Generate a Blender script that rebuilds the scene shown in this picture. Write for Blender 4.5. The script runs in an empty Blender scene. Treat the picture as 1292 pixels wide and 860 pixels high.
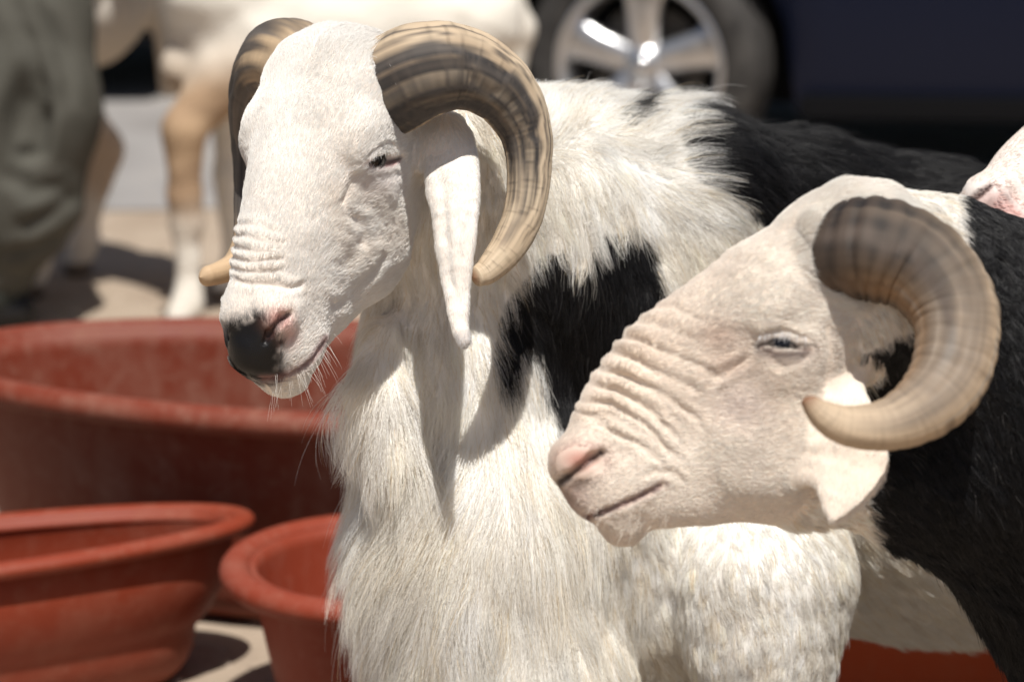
import bpy, bmesh, math, random, time
import numpy as np
from mathutils import Matrix, Vector, kdtree
T0 = time.time()
PREVIEW = False
C = bpy.context.scene
rng = np.random.default_rng(7)
random.seed(7)
# ------------------------------------------------------------------ camera, light, world
CAMH, PITCH, FPX = 1.48, math.radians(13.53), 3600.0
cd = bpy.data.cameras.new('camera'); cam = bpy.data.objects.new('camera', cd)
C.collection.objects.link(cam); C.camera = cam
cam.location = (0, 0, CAMH); cam.rotation_euler = (math.pi/2-PITCH, 0, 0)
cd.sensor_width = 36.0; cd.lens = 36.0*FPX/1292.0; cd.clip_start = .1; cd.clip_end = 2000
cd.dof.use_dof = True; cd.dof.focus_distance = 2.97; cd.dof.aperture_fstop = 3.7; cd.dof.aperture_blades = 9
SUN_EL, SUN_AZ = math.radians(68), math.radians(12)      # sun high, behind the camera to its right
sd = bpy.data.lights.new('sun', 'SUN'); sun = bpy.data.objects.new('sun', sd); C.collection.objects.link(sun)
sd.energy = 5.0; sd.angle = math.radians(.53); sd.color = (1, .965, .905)
to_sun = Vector((math.sin(SUN_AZ)*math.cos(SUN_EL), -math.cos(SUN_AZ)*math.cos(SUN_EL), math.sin(SUN_EL)))
sun.rotation_euler = to_sun.to_track_quat('Z', 'Y').to_euler(); sun.location = (2, -3, 6)
wd = bpy.data.worlds.new('World'); C.world = wd; wd.use_nodes = True
nt = wd.node_tree; sk = nt.nodes.new('ShaderNodeTexSky'); sk.sky_type = 'NISHITA'; sk.sun_disc = False
sk.sun_elevation = SUN_EL; sk.sun_rotation = math.atan2(to_sun.x, to_sun.y); sk.dust_density = 2.0
bg = nt.nodes['Background']; nt.links.new(sk.outputs[0], bg.inputs[0]); bg.inputs[1].default_value = .056
C.view_settings.view_transform = 'Standard'; C.view_settings.look = 'None'
C.view_settings.exposure = 0.14; C.view_settings.gamma = 1.0
C.cycles.max_bounces = 10; C.cycles.diffuse_bounces = 5; C.cycles.transparent_max_bounces = 8
C.cycles_curves.shape = 'RIBBONS'; C.cycles_curves.subdivisions = 2

# ------------------------------------------------------------------ camera geometry helpers
sp, cp = math.sin(PITCH), math.cos(PITCH)
WC = np.array([[1, 0, 0], [0, -sp, -cp], [0, cp, -sp]])          # world -> right, down, away
CAM = np.array([0, 0, CAMH])
def pt(u, v, d):                                                  # photo pixel + depth -> world point
    return WC.T @ np.array([(u-646)*d/FPX, (v-430)*d/FPX, d]) + CAM
def uvd(P):
    c = (P-CAM) @ WC.T
    return 646+FPX*c[:, 0]/c[:, 2], 430+FPX*c[:, 1]/c[:, 2], c[:, 2]
def vdir(x, y, z=0):
    w = WC.T @ np.array([x, y, z], float); return w/np.linalg.norm(w)
RIGHT, DOWN, AWAY = WC[0], WC[1], WC[2]

# ------------------------------------------------------------------ implicit modelling
def smin(a, b, k):
    if k <= 0: return np.minimum(a, b)
    h = np.maximum(k-np.abs(a-b), 0)/k
    return np.minimum(a, b)-h*h*k*.25
def smax(a, b, k): return -smin(-a, -b, k)
class Ell:
    def __init__(s, c, r, B=None):
        s.c = np.asarray(c, float); s.r = np.asarray(r, float); s.B = None if B is None else np.asarray(B, float)
        s.bc, s.br = s.c, float(s.r.max())
    def __call__(s, P):
        q = P-s.c
        if s.B is not None: q = q @ s.B
        k0 = np.sqrt(((q/s.r)**2).sum(1)); k1 = np.sqrt(((q/s.r**2)**2).sum(1))+1e-9
        return k0*(k0-1)/k1
class Cap:
    def __init__(s, a, b, ra, rb):
        s.a, s.b, s.ra, s.rb = np.asarray(a, float), np.asarray(b, float), ra, rb
        s.bc = (s.a+s.b)/2; s.br = np.linalg.norm(s.b-s.a)/2+max(ra, rb)
    def __call__(s, P):
        ab = s.b-s.a; t = np.clip(((P-s.a) @ ab)/(ab @ ab), 0, 1)
        q = P-s.a-t[:, None]*ab
        return np.sqrt((q*q).sum(1))-(s.ra+(s.rb-s.ra)*t)
def chain(pts, rs): return [Cap(pts[i], pts[i+1], rs[i], rs[i+1]) for i in range(len(pts)-1)]
class Ribbon:                                                     # flattened sweep (ears)
    def __init__(s, pts, w, th, wd, n=28):
        p = np.array(pts, float); x = np.linspace(0, len(p)-1, n); i = np.clip(x.astype(int), 0, len(p)-2); t = (x-i)[:, None]
        g = lambda k: p[np.clip(k, 0, len(p)-1)]
        p0, p1, p2, p3 = g(i-1), g(i), g(i+1), g(i+2)
        s.p = .5*((2*p1)+(-p0+p2)*t+(2*p0-5*p1+4*p2-p3)*t*t+(-p0+3*p1-3*p2+p3)*t**3)
        xi = np.arange(len(p)); s.w = np.interp(x, xi, w); s.t = np.interp(x, xi, th)
        d = np.array(wd, float); d = np.repeat(d[None], len(p), 0) if d.ndim == 1 else d
        d = np.stack([np.interp(x, xi, d[:, k]) for k in range(3)], 1)
        tg = np.gradient(s.p, axis=0); tg /= np.linalg.norm(tg, axis=1)[:, None]
        d -= (d*tg).sum(1)[:, None]*tg; s.d = d/np.linalg.norm(d, axis=1)[:, None]; s.tg = tg
        s.bc = s.p.mean(0); s.br = np.sqrt(((s.p-s.bc)**2).sum(1)).max()+s.w.max()
    def __call__(s, P):
        bd = np.full(len(P), 1e9); best = np.full(len(P), 1e9)
        for i in range(len(s.p)-1):
            a, b = s.p[i], s.p[i+1]; ab = b-a; L2 = ab @ ab
            t = ((P-a) @ ab)/L2
            lo = -1e9 if False else 0; t = np.clip(t, 0, 1); q = P-a-t[:, None]*ab; dd = (q*q).sum(1)
            m = dd < bd
            wd = s.d[i]+(s.d[i+1]-s.d[i])*t[:, None]; tg = s.tg[i]+(s.tg[i+1]-s.tg[i])*t[:, None]
            x = (q*wd).sum(1); z = (q*tg).sum(1)
            end = ((i == 0) & (t <= 0)) | ((i == len(s.p)-2) & (t >= 1))
            y2 = np.maximum(dd-x*x-np.where(end, 0, z*z), 0)
            w = s.w[i]+(s.w[i+1]-s.w[i])*t; th = s.t[i]+(s.t[i+1]-s.t[i])*t
            k = np.sqrt((x/w)**2+y2/th**2)
            bd[m] = dd[m]; best[m] = ((k-1)*th)[m]
        return best
class Head:
    """lofted skull: stations along a give top n, bottom n, half width l (units 1/S m)"""
    def __init__(s, O, B, S, a, top, bot, wid, pw=2.3, skew=None):
        s.O, s.B, s.S, s.a, s.top, s.bot, s.wid, s.pw = np.asarray(O), B, S, np.array(a, float), np.array(top, float), np.array(bot, float), np.array(wid, float), pw
        s.skew = np.zeros(len(a)) if skew is None else np.array(skew, float)
        s.bc = s.at((s.a.max()+s.a.min())/2, 0, -70); s.br = 330*S
    def at(s, a, l, n): return s.O+s.S*(s.B @ np.array([a, l, n], float))
    def loc(s, P): return (P-s.O) @ s.B/s.S
    def ip(s, x, arr):                                            # smooth (Hermite) interpolation
        A = s.a; m = np.gradient(arr, A)
        i = np.clip(np.searchsorted(A, x)-1, 0, len(A)-2); hgt = A[i+1]-A[i]
        t = np.clip((x-A[i])/hgt, 0, 1); t2 = t*t; t3 = t2*t
        return (2*t3-3*t2+1)*arr[i]+(t3-2*t2+t)*hgt*m[i]+(3*t2-2*t3)*arr[i+1]+(t3-t2)*hgt*m[i+1]
    def __call__(s, P):
        q = s.loc(P); x = np.clip(q[:, 0], s.a[0], s.a[-1]); over = q[:, 0]-x
        tp, bt, w, sk_ = s.ip(x, s.top), s.ip(x, s.bot), np.maximum(s.ip(x, s.wid), 4), s.ip(x, s.skew)
        c, hh = (tp+bt)/2, np.maximum((tp-bt)/2, 4)
        t = (q[:, 2]-c)/hh
        ww = w*(1+sk_*np.clip(t, -1, 1))
        k = (np.abs(q[:, 1]/ww)**s.pw+np.abs(t)**s.pw)**(1/s.pw)
        d = (k-1)*np.minimum(ww, hh)
        d = np.where(over != 0, np.sqrt(np.maximum(d, 0)**2+over**2)+np.minimum(d, 0)*0, d)
        return d*s.S
class Field:
    def __init__(s): s.ops = []
    def add(s, prims, k=.02):
        for p in (prims if isinstance(prims, list) else [prims]): s.ops.append((1, p, k))
        return s
    def sub(s, prims, k=.004):
        for p in (prims if isinstance(prims, list) else [prims]): s.ops.append((-1, p, k))
        return s
    def __call__(s, P):
        out = np.full(len(P), 1.0)
        for sg, p, k in s.ops:
            m = p.br+k+.07
            idx = np.nonzero(((P-p.bc)**2).sum(1) < m*m)[0]
            if not len(idx): continue
            d = p(P[idx])
            out[idx] = smin(out[idx], d, k) if sg > 0 else smax(out[idx], -d, k)
        return out
def grad(f, P, e=8e-4):
    K = np.array([[1, -1, -1], [-1, -1, 1], [-1, 1, -1], [1, 1, 1]], float)
    g = np.zeros_like(P)
    for k in K: g += k*f(P+k*e)[:, None]
    return g/(4*e)
def surface(f, lo, hi, h, levels=3, newton=2):
    lo = np.asarray(lo, float); hi = np.asarray(hi, float)
    st = h*2**levels; n = np.ceil((hi-lo)/st).astype(int)
    I = np.stack(np.meshgrid(*[np.arange(k) for k in n], indexing='ij'), -1).reshape(-1, 3)
    off = np.stack(np.meshgrid([0, 1], [0, 1], [0, 1], indexing='ij'), -1).reshape(-1, 3)
    for lv in range(levels, -1, -1):
        st = h*2**lv
        d = f(lo+(I+.5)*st); I = I[np.abs(d) < st*(1.25 if lv else 1.1)]
        if lv: I = (I[:, None]*2+off[None]).reshape(-1, 3)
    M = np.array([1 << 40, 1 << 20, 1], np.int64)
    key = lambda J: (J.astype(np.int64)+16) @ M
    corners = (I[:, None]+off[None]).reshape(-1, 3)
    ck, first, inv = np.unique(key(corners), return_index=True, return_inverse=True)
    val = f(lo+corners[first]*h); cv = val[inv].reshape(-1, 8)
    act = (cv.min(1) < 0) & (cv.max(1) >= 0); I = I[act]; cv = cv[act]
    E = [(0, 1), (0, 2), (0, 4), (1, 3), (1, 5), (2, 3), (2, 6), (3, 7), (4, 5), (4, 6), (5, 7), (6, 7)]
    acc = np.zeros((len(I), 3)); cnt = np.zeros(len(I))
    for i, j in E:
        a, b = cv[:, i], cv[:, j]; m = (a < 0) != (b < 0); t = np.where(m, a/np.where(m, a-b, 1), 0)
        p = off[i]+(off[j]-off[i])*t[:, None]; acc[m] += p[m]; cnt[m] += 1
    V = lo+(I+acc/cnt[:, None])*h
    k = key(I); o = np.argsort(k); ks = k[o]
    def find(J):
        q = key(J); pos = np.clip(np.searchsorted(ks, q), 0, len(ks)-1); ok = ks[pos] == q
        return np.where(ok, o[pos], -1)
    faces = []
    for ax, (e1, e2), j in ((0, (1, 2), 4), (1, (2, 0), 2), (2, (0, 1), 1)):
        a, b = cv[:, 0], cv[:, j]; m = (a < 0) != (b < 0); J = I[m]
        u1 = np.zeros(3, int); u1[e1] = 1; u2 = np.zeros(3, int); u2[e2] = 1
        q = np.stack([find(J), find(J-u1), find(J-u1-u2), find(J-u2)], 1)
        fl = (a[m] >= 0); q[fl] = q[fl][:, ::-1]
        faces.append(q[(q >= 0).all(1)])
    Fq = np.concatenate(faces)
    for _ in range(newton):
        g = grad(f, V); gl = (g*g).sum(1)+1e-4; d = f(V)
        step = -(d/gl)[:, None]*g; sl = np.linalg.norm(step, axis=1); lim = h*1.0
        V = V+step*np.minimum(1, lim/(sl+1e-12))[:, None]
    return V, Fq
def refine(f, V, Fq, sel):
    """split the selected quads in four and pull the new points onto the surface"""
    Q = Fq[sel]; R = Fq[~sel]; nV = len(V)
    e = np.stack([np.sort(Q[:, [i, (i+1) % 4]], 1) for i in range(4)], 1)
    ek = e[..., 0].astype(np.int64)*nV+e[..., 1]
    uk, inv, cnt = np.unique(ek.ravel(), return_inverse=True, return_counts=True)
    inv = inv.reshape(ek.shape); mid = (V[uk//nV]+V[uk % nV])/2; cen = V[Q].mean(1)
    new = np.concatenate([mid, cen]); free = np.concatenate([cnt == 2, np.ones(len(cen), bool)])
    for _ in range(2):
        p = new[free]; g = grad(f, p); d = f(p); new[free] = p-(d/((g*g).sum(1)+1e-4))[:, None]*g
    m = nV+inv; c = nV+len(mid)+np.arange(len(Q))
    N4 = np.concatenate([np.stack([Q[:, i], m[:, i], c, m[:, i-1]], 1) for i in range(4)])
    return np.concatenate([V, new]), np.concatenate([R, N4])
def vnormals(V, Fq):
    fn = np.cross(V[Fq[:, 2]]-V[Fq[:, 0]], V[Fq[:, 3]]-V[Fq[:, 1]])
    N = np.zeros_like(V)
    for i in range(4):
        for c in range(3): N[:, c] += np.bincount(Fq[:, i], fn[:, c], len(V))
    return N/(np.linalg.norm(N, axis=1)[:, None]+1e-12)
def noise3(P, seed=0):                                            # cheap smooth value noise in [-1,1]
    q = P+seed*17.31; i = np.floor(q).astype(np.int64); f = q-i; f = f*f*(3-2*f)
    out = np.zeros(len(P))
    for dx in (0, 1):
        for dy in (0, 1):
            for dz in (0, 1):
                hsh = ((i[:, 0]+dx)*73856093) ^ ((i[:, 1]+dy)*19349663) ^ ((i[:, 2]+dz)*83492791)
                hsh = (hsh ^ (hsh >> 13))*1274126177; v = ((hsh & 0xffff)/32767.5)-1
                w = (f[:, 0] if dx else 1-f[:, 0])*(f[:, 1] if dy else 1-f[:, 1])*(f[:, 2] if dz else 1-f[:, 2])
                out += v*w
    return out
def seg_dist(u, v, poly):
    """distance to a polyline in the photo's own pixels, and position along it 0..1"""
    best = np.full(len(u), 1e9); tt = np.zeros(len(u)); side = np.zeros(len(u)); n = len(poly)-1
    for i in range(n):
        ax, ay = poly[i]; bx, by = poly[i+1]; dx, dy = bx-ax, by-ay; L2 = dx*dx+dy*dy
        t = np.clip(((u-ax)*dx+(v-ay)*dy)/L2, 0, 1); ex, ey = u-ax-t*dx, v-ay-t*dy
        d = np.hypot(ex, ey); m = d < best; best[m] = d[m]; tt[m] = (i+t[m])/n
        side[m] = np.sign(dx*ey-dy*ex)[m]
    return best, tt, side
def in_poly(u, v, poly):                                          # signed distance: negative inside
    d, _, _ = seg_dist(u, v, list(poly)+[poly[0]]); ins = np.zeros(len(u), bool); n = len(poly)
    for i in range(n):
        ax, ay = poly[i]; bx, by = poly[(i+1) % n]
        c = ((ay > v) != (by > v)) & (u < (bx-ax)*(v-ay)/((by-ay) or 1e-9)+ax); ins ^= c
    return np.where(ins, -d, d)
def sstep(a, b, x): t = np.clip((x-a)/(b-a), 0, 1); return t*t*(3-2*t)

# ------------------------------------------------------------------ object helpers
def link(o, parent=None):
    C.collection.objects.link(o)
    if parent is not None: o.parent = parent
    return o
def origin(o):
    p = np.zeros(3)
    while o is not None: p += np.array(o.location); o = o.parent
    return p
def mesh_np(name, V, Fq, mat, parent=None, smooth=True, cols=None):
    V = np.asarray(V, float)-origin(parent)
    me = bpy.data.meshes.new(name); V = np.asarray(V, np.float32); Fq = np.asarray(Fq, np.int32)
    me.vertices.add(len(V)); me.vertices.foreach_set('co', V.ravel())
    k = Fq.shape[1]; me.loops.add(Fq.size); me.loops.foreach_set('vertex_index', Fq.ravel())
    me.polygons.add(len(Fq)); me.polygons.foreach_set('loop_start', np.arange(0, Fq.size, k, dtype=np.int32))
    me.polygons.foreach_set('use_smooth', np.full(len(Fq), smooth))
    me.update(calc_edges=True)
    if mat is not None: me.materials.append(mat)
    for nm, arr in (cols or {}).items():
        if arr.ndim == 2:
            at = me.attributes.new(nm, 'FLOAT_COLOR', 'POINT'); at.data.foreach_set('color', np.c_[arr, np.ones(len(arr))].astype(np.float32).ravel())
        else:
            at = me.attributes.new(nm, 'FLOAT', 'POINT'); at.data.foreach_set('value', arr.astype(np.float32))
    return link(bpy.data.objects.new(name, me), parent)
def thing(name, label, cat, loc=(0, 0, 0), group=None):
    o = bpy.data.objects.new(name, None); o.empty_display_size = .1; link(o); o.location = loc
    o['label'] = label; o['category'] = cat
    if group: o['group'] = group
    bpy.context.view_layer.update()
    return o
# ------------------------------------------------------------------ ram one: three-quarter view, left
def basis(yaw, phi):
    Fh = np.array([-math.sin(yaw), -math.cos(yaw), 0]); z = np.array([0, 0, 1.])
    a = -z*math.cos(phi)+Fh*math.sin(phi); n = Fh*math.cos(phi)+z*math.sin(phi); l = np.cross(z, Fh)
    return np.stack([a, l, n], 1)
D1 = 3.0; S1 = 1/1200
B1 = basis(math.radians(27), math.radians(24))
HD1 = Head(pt(414, 37, D1), B1, S1,
    [0, 14, 42, 90, 150, 200, 250, 290, 330, 365, 395, 418, 436],
    [-34, -6, 20, 38, 47, 55, 61, 65, 65, 61, 53, 44, 30],
    [-70, -100, -130, -175, -208, -222, -218, -200, -168, -130, -100, -78, -62],
    [44, 70, 88, 95, 92, 86, 77, 69, 62, 55, 49, 42, 31], 2.35,
    [.0, .0, .08, .06, .0, -.02, -.02, 0, 0, 0, 0, 0, 0])
h1 = HD1.at
def Pu(u, v, d=D1): return pt(u, v, d)
def mirror(P, HD):
    P = np.asarray(P); k = (P-HD.O) @ HD.B[:, 1]
    return P-2*np.multiply.outer(k, HD.B[:, 1])
def eb(HD, a, l, n, r, k=None): return Ell(HD.at(a, l, n), np.array(r)*HD.S, HD.B)
f1 = Field(); f1.add(HD1, 0)
for sg in (1, -1):
    f1.add(eb(HD1, 138, sg*74, -14, (36, 20, 34)), .022)          # brow
    f1.add(eb(HD1, 178, sg*72, -66, (30, 18, 28)), .02)           # cheek bone
    f1.add(eb(HD1, 245, sg*50, -130, (60, 28, 70)), .03)          # cheek
    f1.add(eb(HD1, 376, 31 if sg > 0 else -21, 34, (24, 21, 20)), .02)            # nostril wing
    f1.add(eb(HD1, 404, 30 if sg > 0 else -24, -32, (40, 24, 34)), .02)           # upper lip
f1.add(eb(HD1, 424, 3, 6, (30, 32, 42)), .02)                     # nose pad
f1.add(eb(HD1, 438, 3, -52, (26, 32, 34)), .012)                  # chin
f1.add(eb(HD1, 34, 0, -36, (44, 62, 54)), .03)                    # poll
FH1 = Field(); FH1.ops = list(f1.ops)
def Pb(u, v, d): return pt(u, v, d+.06*min(1, max(0, (u-520)/300)))
f1.add(chain([Pb(560, 200, 3.20), Pb(690, 330, 3.31), Pb(800, 440, 3.38)], [.11, .165, .22]), .05)
f1.add(chain([Pb(545, 330, 3.245), Pb(575, 480, 3.245), Pb(610, 680, 3.235), Pb(645, 860, 3.24)], [.075, .095, .125, .14]), .06)
f1.add(chain([Pb(486, 425, 3.165), Pb(470, 500, 3.15), Pb(500, 580, 3.15)], [.018, .026, .024]), .03)   # dewlap
f1.add(chain([Pb(730, 235, 3.26), Pb(850, 255, 3.30), Pb(1000, 282, 3.42), Pb(1160, 300, 3.50)], [.085, .095, .098, .10]), .06)    # crest, withers
f1.add(chain([Pb(900, 525, 3.46), Pb(1200, 520, 3.50), Pb(1500, 475, 3.66), Pb(1850, 465, 3.80)], [.26, .27, .29, .26]), .06)    # barrel
f1.add(Ell(Pb(830, 490, 3.40), [.2, .17, .25]), .06)                                                   # shoulder
f1.add(chain([Pb(700, 640, 3.28), Pb(812, 760, 3.335), Pb(820, 860, 3.36)], [.145, .115, .07]), .04)
f1.add(chain([Pb(900, 600, 3.33), Pb(965, 728, 3.21), Pb(962, 800, 3.21), Pb(985, 1000, 3.22), Pb(985, 1165, 3.23)], [.11, .096, .082, .046, .036]), .03)
f1.add(chain([Pb(985, 1165, 3.23), Pb(975, 1195, 3.20)], [.038, .045]), .02)
f1.add(chain([Pb(640, 840, 3.40), Pb(650, 980, 3.42), Pb(650, 1080, 3.42), Pb(640, 1110, 3.40)], [.09, .047, .036, .045]), .04)
for dd in (0, .22):
    f1.add(chain([Pb(1820, 520, 3.62+dd), Pb(1790, 700, 3.58+dd), Pb(1880, 840, 3.62+dd), Pb(1850, 1000-dd*120, 3.62+dd), Pb(1835, 1030-dd*160, 3.58+dd)], [.2, .13, .06, .036, .045]), .05)
f1.add(chain([Pb(1960, 420, 3.80), Pb(1985, 560, 3.80), Pb(1975, 640, 3.80)], [.05, .045, .02]), .03)  # tail
ear1 = [Pu(556, 165, 3.06), Pu(566, 200, 3.035), Pu(573, 255, 3.005), Pu(574, 310, 2.995), Pu(576, 365, 2.99), Pu(580, 408, 2.98), Pu(587, 432, 2.968)]
ew1 = np.array([32, 37, 32, 26, 17, 11, 7])*S1; et1 = np.array([24, 17, 12, 10, 8.5, 7, 5])*S1
f1.add(Cap(Pu(526, 186, 3.07), Pu(562, 182, 3.05), .024, .022), .02)
ED1 = Ribbon(ear1, ew1, et1, vdir(1, .1, -.35)); f1.add(ED1, .014)
ear1f = [Pu(345, 165, 3.20), Pu(342, 200, 3.21), Pu(345, 255, 3.21), Pu(352, 310, 3.20), Pu(360, 365, 3.19), Pu(366, 405, 3.18), Pu(370, 425, 3.17)]
ED1f = Ribbon(ear1f, ew1, et1, vdir(1, 0, .5)); f1.add(ED1f, .014)
# eye slits, nostrils, mouth
eyeB1 = np.stack([vdir(.9, -.33, -.1), vdir(.3, .9, 0), vdir(.1, .1, -1)], 1); eyeB1, _ = np.linalg.qr(eyeB1)
# ------------------------------------------------------------------ ram two: profile, right
D2 = 2.71; S2 = 1/1328
def P2(u, v, d): return pt(u, v, d-.06)
a2 = vdir(-.666, .7455); n2 = vdir(-.7455, -.666)
B2 = np.stack([a2, np.cross(n2, a2), n2], 1)
if B2[:, 1] @ AWAY > 0: B2[:, 1] *= -1
HD2 = Head(pt(1040, 235, D2), B2, S2,
    [-40, -15, 30, 94, 130, 192, 240, 290, 330, 368, 410, 447, 474, 495],
    [-64, -36, 6, 20, 33, 43, 54, 62, 62, 58, 50, 36, 22, 4],
    [-100, -130, -150, -150, -160, -185, -208, -222, -222, -214, -180, -145, -122, -112],
    [40, 62, 78, 84, 84, 78, 68, 60, 55, 52, 49, 45, 40, 30], 2.3)
h2 = HD2.at
f2 = Field(); f2.add(HD2, 0)
for sg in (1, -1):
    f2.add(eb(HD2, 152, sg*68, -50, (46, 25, 24)), .02)
    f2.add(eb(HD2, 200, sg*66, -110, (38, 16, 28)), .02)
    f2.add(eb(HD2, 290, sg*40, -160, (66, 28, 60)), .03)
    f2.add(eb(HD2, 458, sg*30, 4, (26, 18, 18)), .018)
    f2.add(eb(HD2, 455, sg*30, -62, (50, 22, 30)), .02)
f2.add(eb(HD2, 476, 0, -2, (24, 34, 32)), .02)
f2.add(eb(HD2, 489, 0, -40, (25, 34, 34)), .012)
f2.add(eb(HD2, 488, 0, -92, (27, 36, 26)), .012)
f2.add(eb(HD2, 4, 0, -56, (44, 58, 50)), .03)
FH2 = Field(); FH2.ops = list(f2.ops)
f2.add(chain([P2(1120, 390, 2.82), P2(1300, 495, 2.90), P2(1510, 622, 2.98)], [.095, .148, .222]), .05)
f2.add(chain([P2(1030, 594, 2.80), P2(1175, 598, 2.85), P2(1430, 690, 2.95)], [.043, .062, .08]), .06)
f2.add(chain([P2(1285, 560, 2.90), P2(1435, 730, 2.98)], [.128, .158]), .04)
f2.add(chain([P2(1110, 335, 2.80), P2(1190, 348, 2.84), P2(1330, 440, 2.90)], [.05, .062, .1]), .05)
f2.add(chain([P2(1660, 630, 3.02), P2(1950, 660, 3.12), P2(2300, 650, 3.24)], [.24, .27, .25]), .08)
for dd in (-.08, .16):
    f2.add(chain([P2(1520, 800, 2.95+dd), P2(1490, 980, 2.93+dd), P2(1420, 1180, 2.95+dd), P2(1420, 1420-dd*400, 2.95+dd)], [.10, .07, .045, .04]), .05)
    f2.add(chain([P2(2250, 760, 3.2+dd), P2(2330, 960, 3.2+dd), P2(2300, 1240-dd*400, 3.2+dd)], [.17, .07, .042]), .05)
ear2 = [P2(1078, 436, 2.765), P2(1066, 490, 2.74), P2(1072, 545, 2.72), P2(1072, 585, 2.715), P2(1062, 622, 2.71), P2(1052, 653, 2.705)]
ew2 = np.array([20, 23, 42, 50, 33, 9])*S2; et2 = np.array([16, 12, 8, 7, 6.5, 5])*S2
ED2 = Ribbon(ear2, ew2, et2, vdir(1, .25, -.3)); f2.add(ED2, .012)
f2.add(Ribbon(mirror(ear2, HD2), ew2, et2, vdir(1, .25, .3)), .012)

def cut(f, uvs, w, depth_px, S, k=.003):
    """a groove (mouth line, nostril, eye slit) along photo points already on the surface"""
    f.sub(chain([np.asarray(p) for p in uvs], [w*S]*len(uvs)), k)
def on_surface(f, u, v, d0, d1, n=600):
    """first hit of the view ray with the animal: where a feature seen in the photo sits on its skin"""
    ds = np.linspace(d0, d1, n); P = np.array([pt(u, v, d) for d in ds]); val = f(P)
    i = int(np.argmax(val < 0)); return P[i]
def hits(f, pts, d0, d1): return [on_surface(f, u, v, d0, d1) for u, v in pts]

def groove(f, pts, r, dd, d0, d1, S, k):
    P = [p+AWAY*dd*S for p in hits(f, pts, d0, d1)]
    return chain(P, r if isinstance(r, list) else [r]*len(P)), k
# ram one cuts (computed on the uncut field, then applied on both sides)
def both(f, HD, prims, k):
    for p in prims:
        f.sub(p, k)
        q = Cap(mirror(p.a, HD), mirror(p.b, HD), p.ra, p.rb); f.sub(q, k)
c_eye1 = groove(f1, [(463, 211), (472, 207), (484, 204), (496, 202), (505, 199)], [x*S1 for x in (3.2, 7.6, 8.8, 7.4, 3.4)], 0, 2.8, 3.2, S1, .003)
c_nos1 = groove(f1, [(364, 397), (357, 401), (348, 412), (339, 421), (334, 432)], [x*S1 for x in (6, 7, 4.5, 4.5, 3)], 1.5, 2.8, 3.2, S1, .003)
c_mou1 = groove(f1, [(408, 430), (400, 443), (388, 458), (370, 470), (350, 477), (330, 478)], [x*S1 for x in (2, 3, 3.4, 3.6, 3.6, 3.5)], .5, 2.8, 3.3, S1, .004)
E1 = on_surface(f1, 484, 204, 2.8, 3.2); NE1 = grad(f1, E1[None])[0]; NE1 /= np.linalg.norm(NE1)
for c in (c_eye1, c_nos1, c_mou1): both(f1, HD1, *c)
c_eye2 = groove(f2, [(956, 434), (970, 431), (987, 432), (1006, 437), (1020, 440)], [x*S2 for x in (2.6, 5.8, 6.8, 5.6, 2.6)], 0, 2.5, 3.0, S2, .003)
c_nos2 = groove(f2, [(758, 572), (748, 578), (730, 592), (714, 602), (707, 608)], [x*S2 for x in (6, 7, 5.5, 5, 4)], 1.5, 2.5, 3.0, S2, .004)
c_mou2 = groove(f2, [(833, 612), (815, 622), (790, 634), (765, 644), (740, 652), (726, 655)], [x*S2 for x in (2.5, 3, 3.6, 4, 4, 4)], .5, 2.5, 3.0, S2, .004)
E2 = on_surface(f2, 987, 434, 2.45, 3.0); NE2 = grad(f2, E2[None])[0]; NE2 /= np.linalg.norm(NE2)
for c in (c_eye2, c_nos2, c_mou2): both(f2, HD2, *c)

# skin folds: polylines on the photo's faces, (points, depth px, width px, ridge factor)
FOLD1 = [([(286, 301), (325, 304), (365, 312)], 2.6, 4.5, .7), ([(286, 314), (321, 317), (357, 323)], 2.8, 4.5, .7),
    ([(286, 328), (325, 329), (362, 333)], 2.8, 4.5, .7), ([(286, 341), (325, 345), (354, 348)], 2.4, 4.5, .7),
    ([(286, 357), (329, 363), (363, 368), (384, 358)], 2.4, 5, .6), ([(300, 288), (330, 290), (352, 296)], 1.6, 4.5, .6),
    ([(498, 309), (466, 345), (435, 375), (412, 389)], 2.4, 9, .6), ([(476, 290), (443, 318), (420, 345)], 2.0, 10, .6),
    ([(463, 210), (450, 224), (436, 250), (428, 262)], 2.6, 6, .7), ([(458, 200), (466, 189), (480, 184), (495, 184), (506, 190), (507, 200)], 2.6, 3.0, .9),
    ([(470, 222), (488, 228), (503, 222)], 1.6, 6, .4), ([(448, 270), (455, 290), (450, 315)], 3.0, 12, .4), ([(522, 150), (530, 190), (533, 240)], 3, 8, .4), ([(592, 190), (594, 260), (588, 330), (584, 400)], 1.6, 6, .5), ([(556, 205), (560, 270), (567, 330), (576, 395)], 2.4, 8, .5),
    ([(540, 192), (556, 186), (566, 176)], 2.2, 5, .6)]
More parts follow.
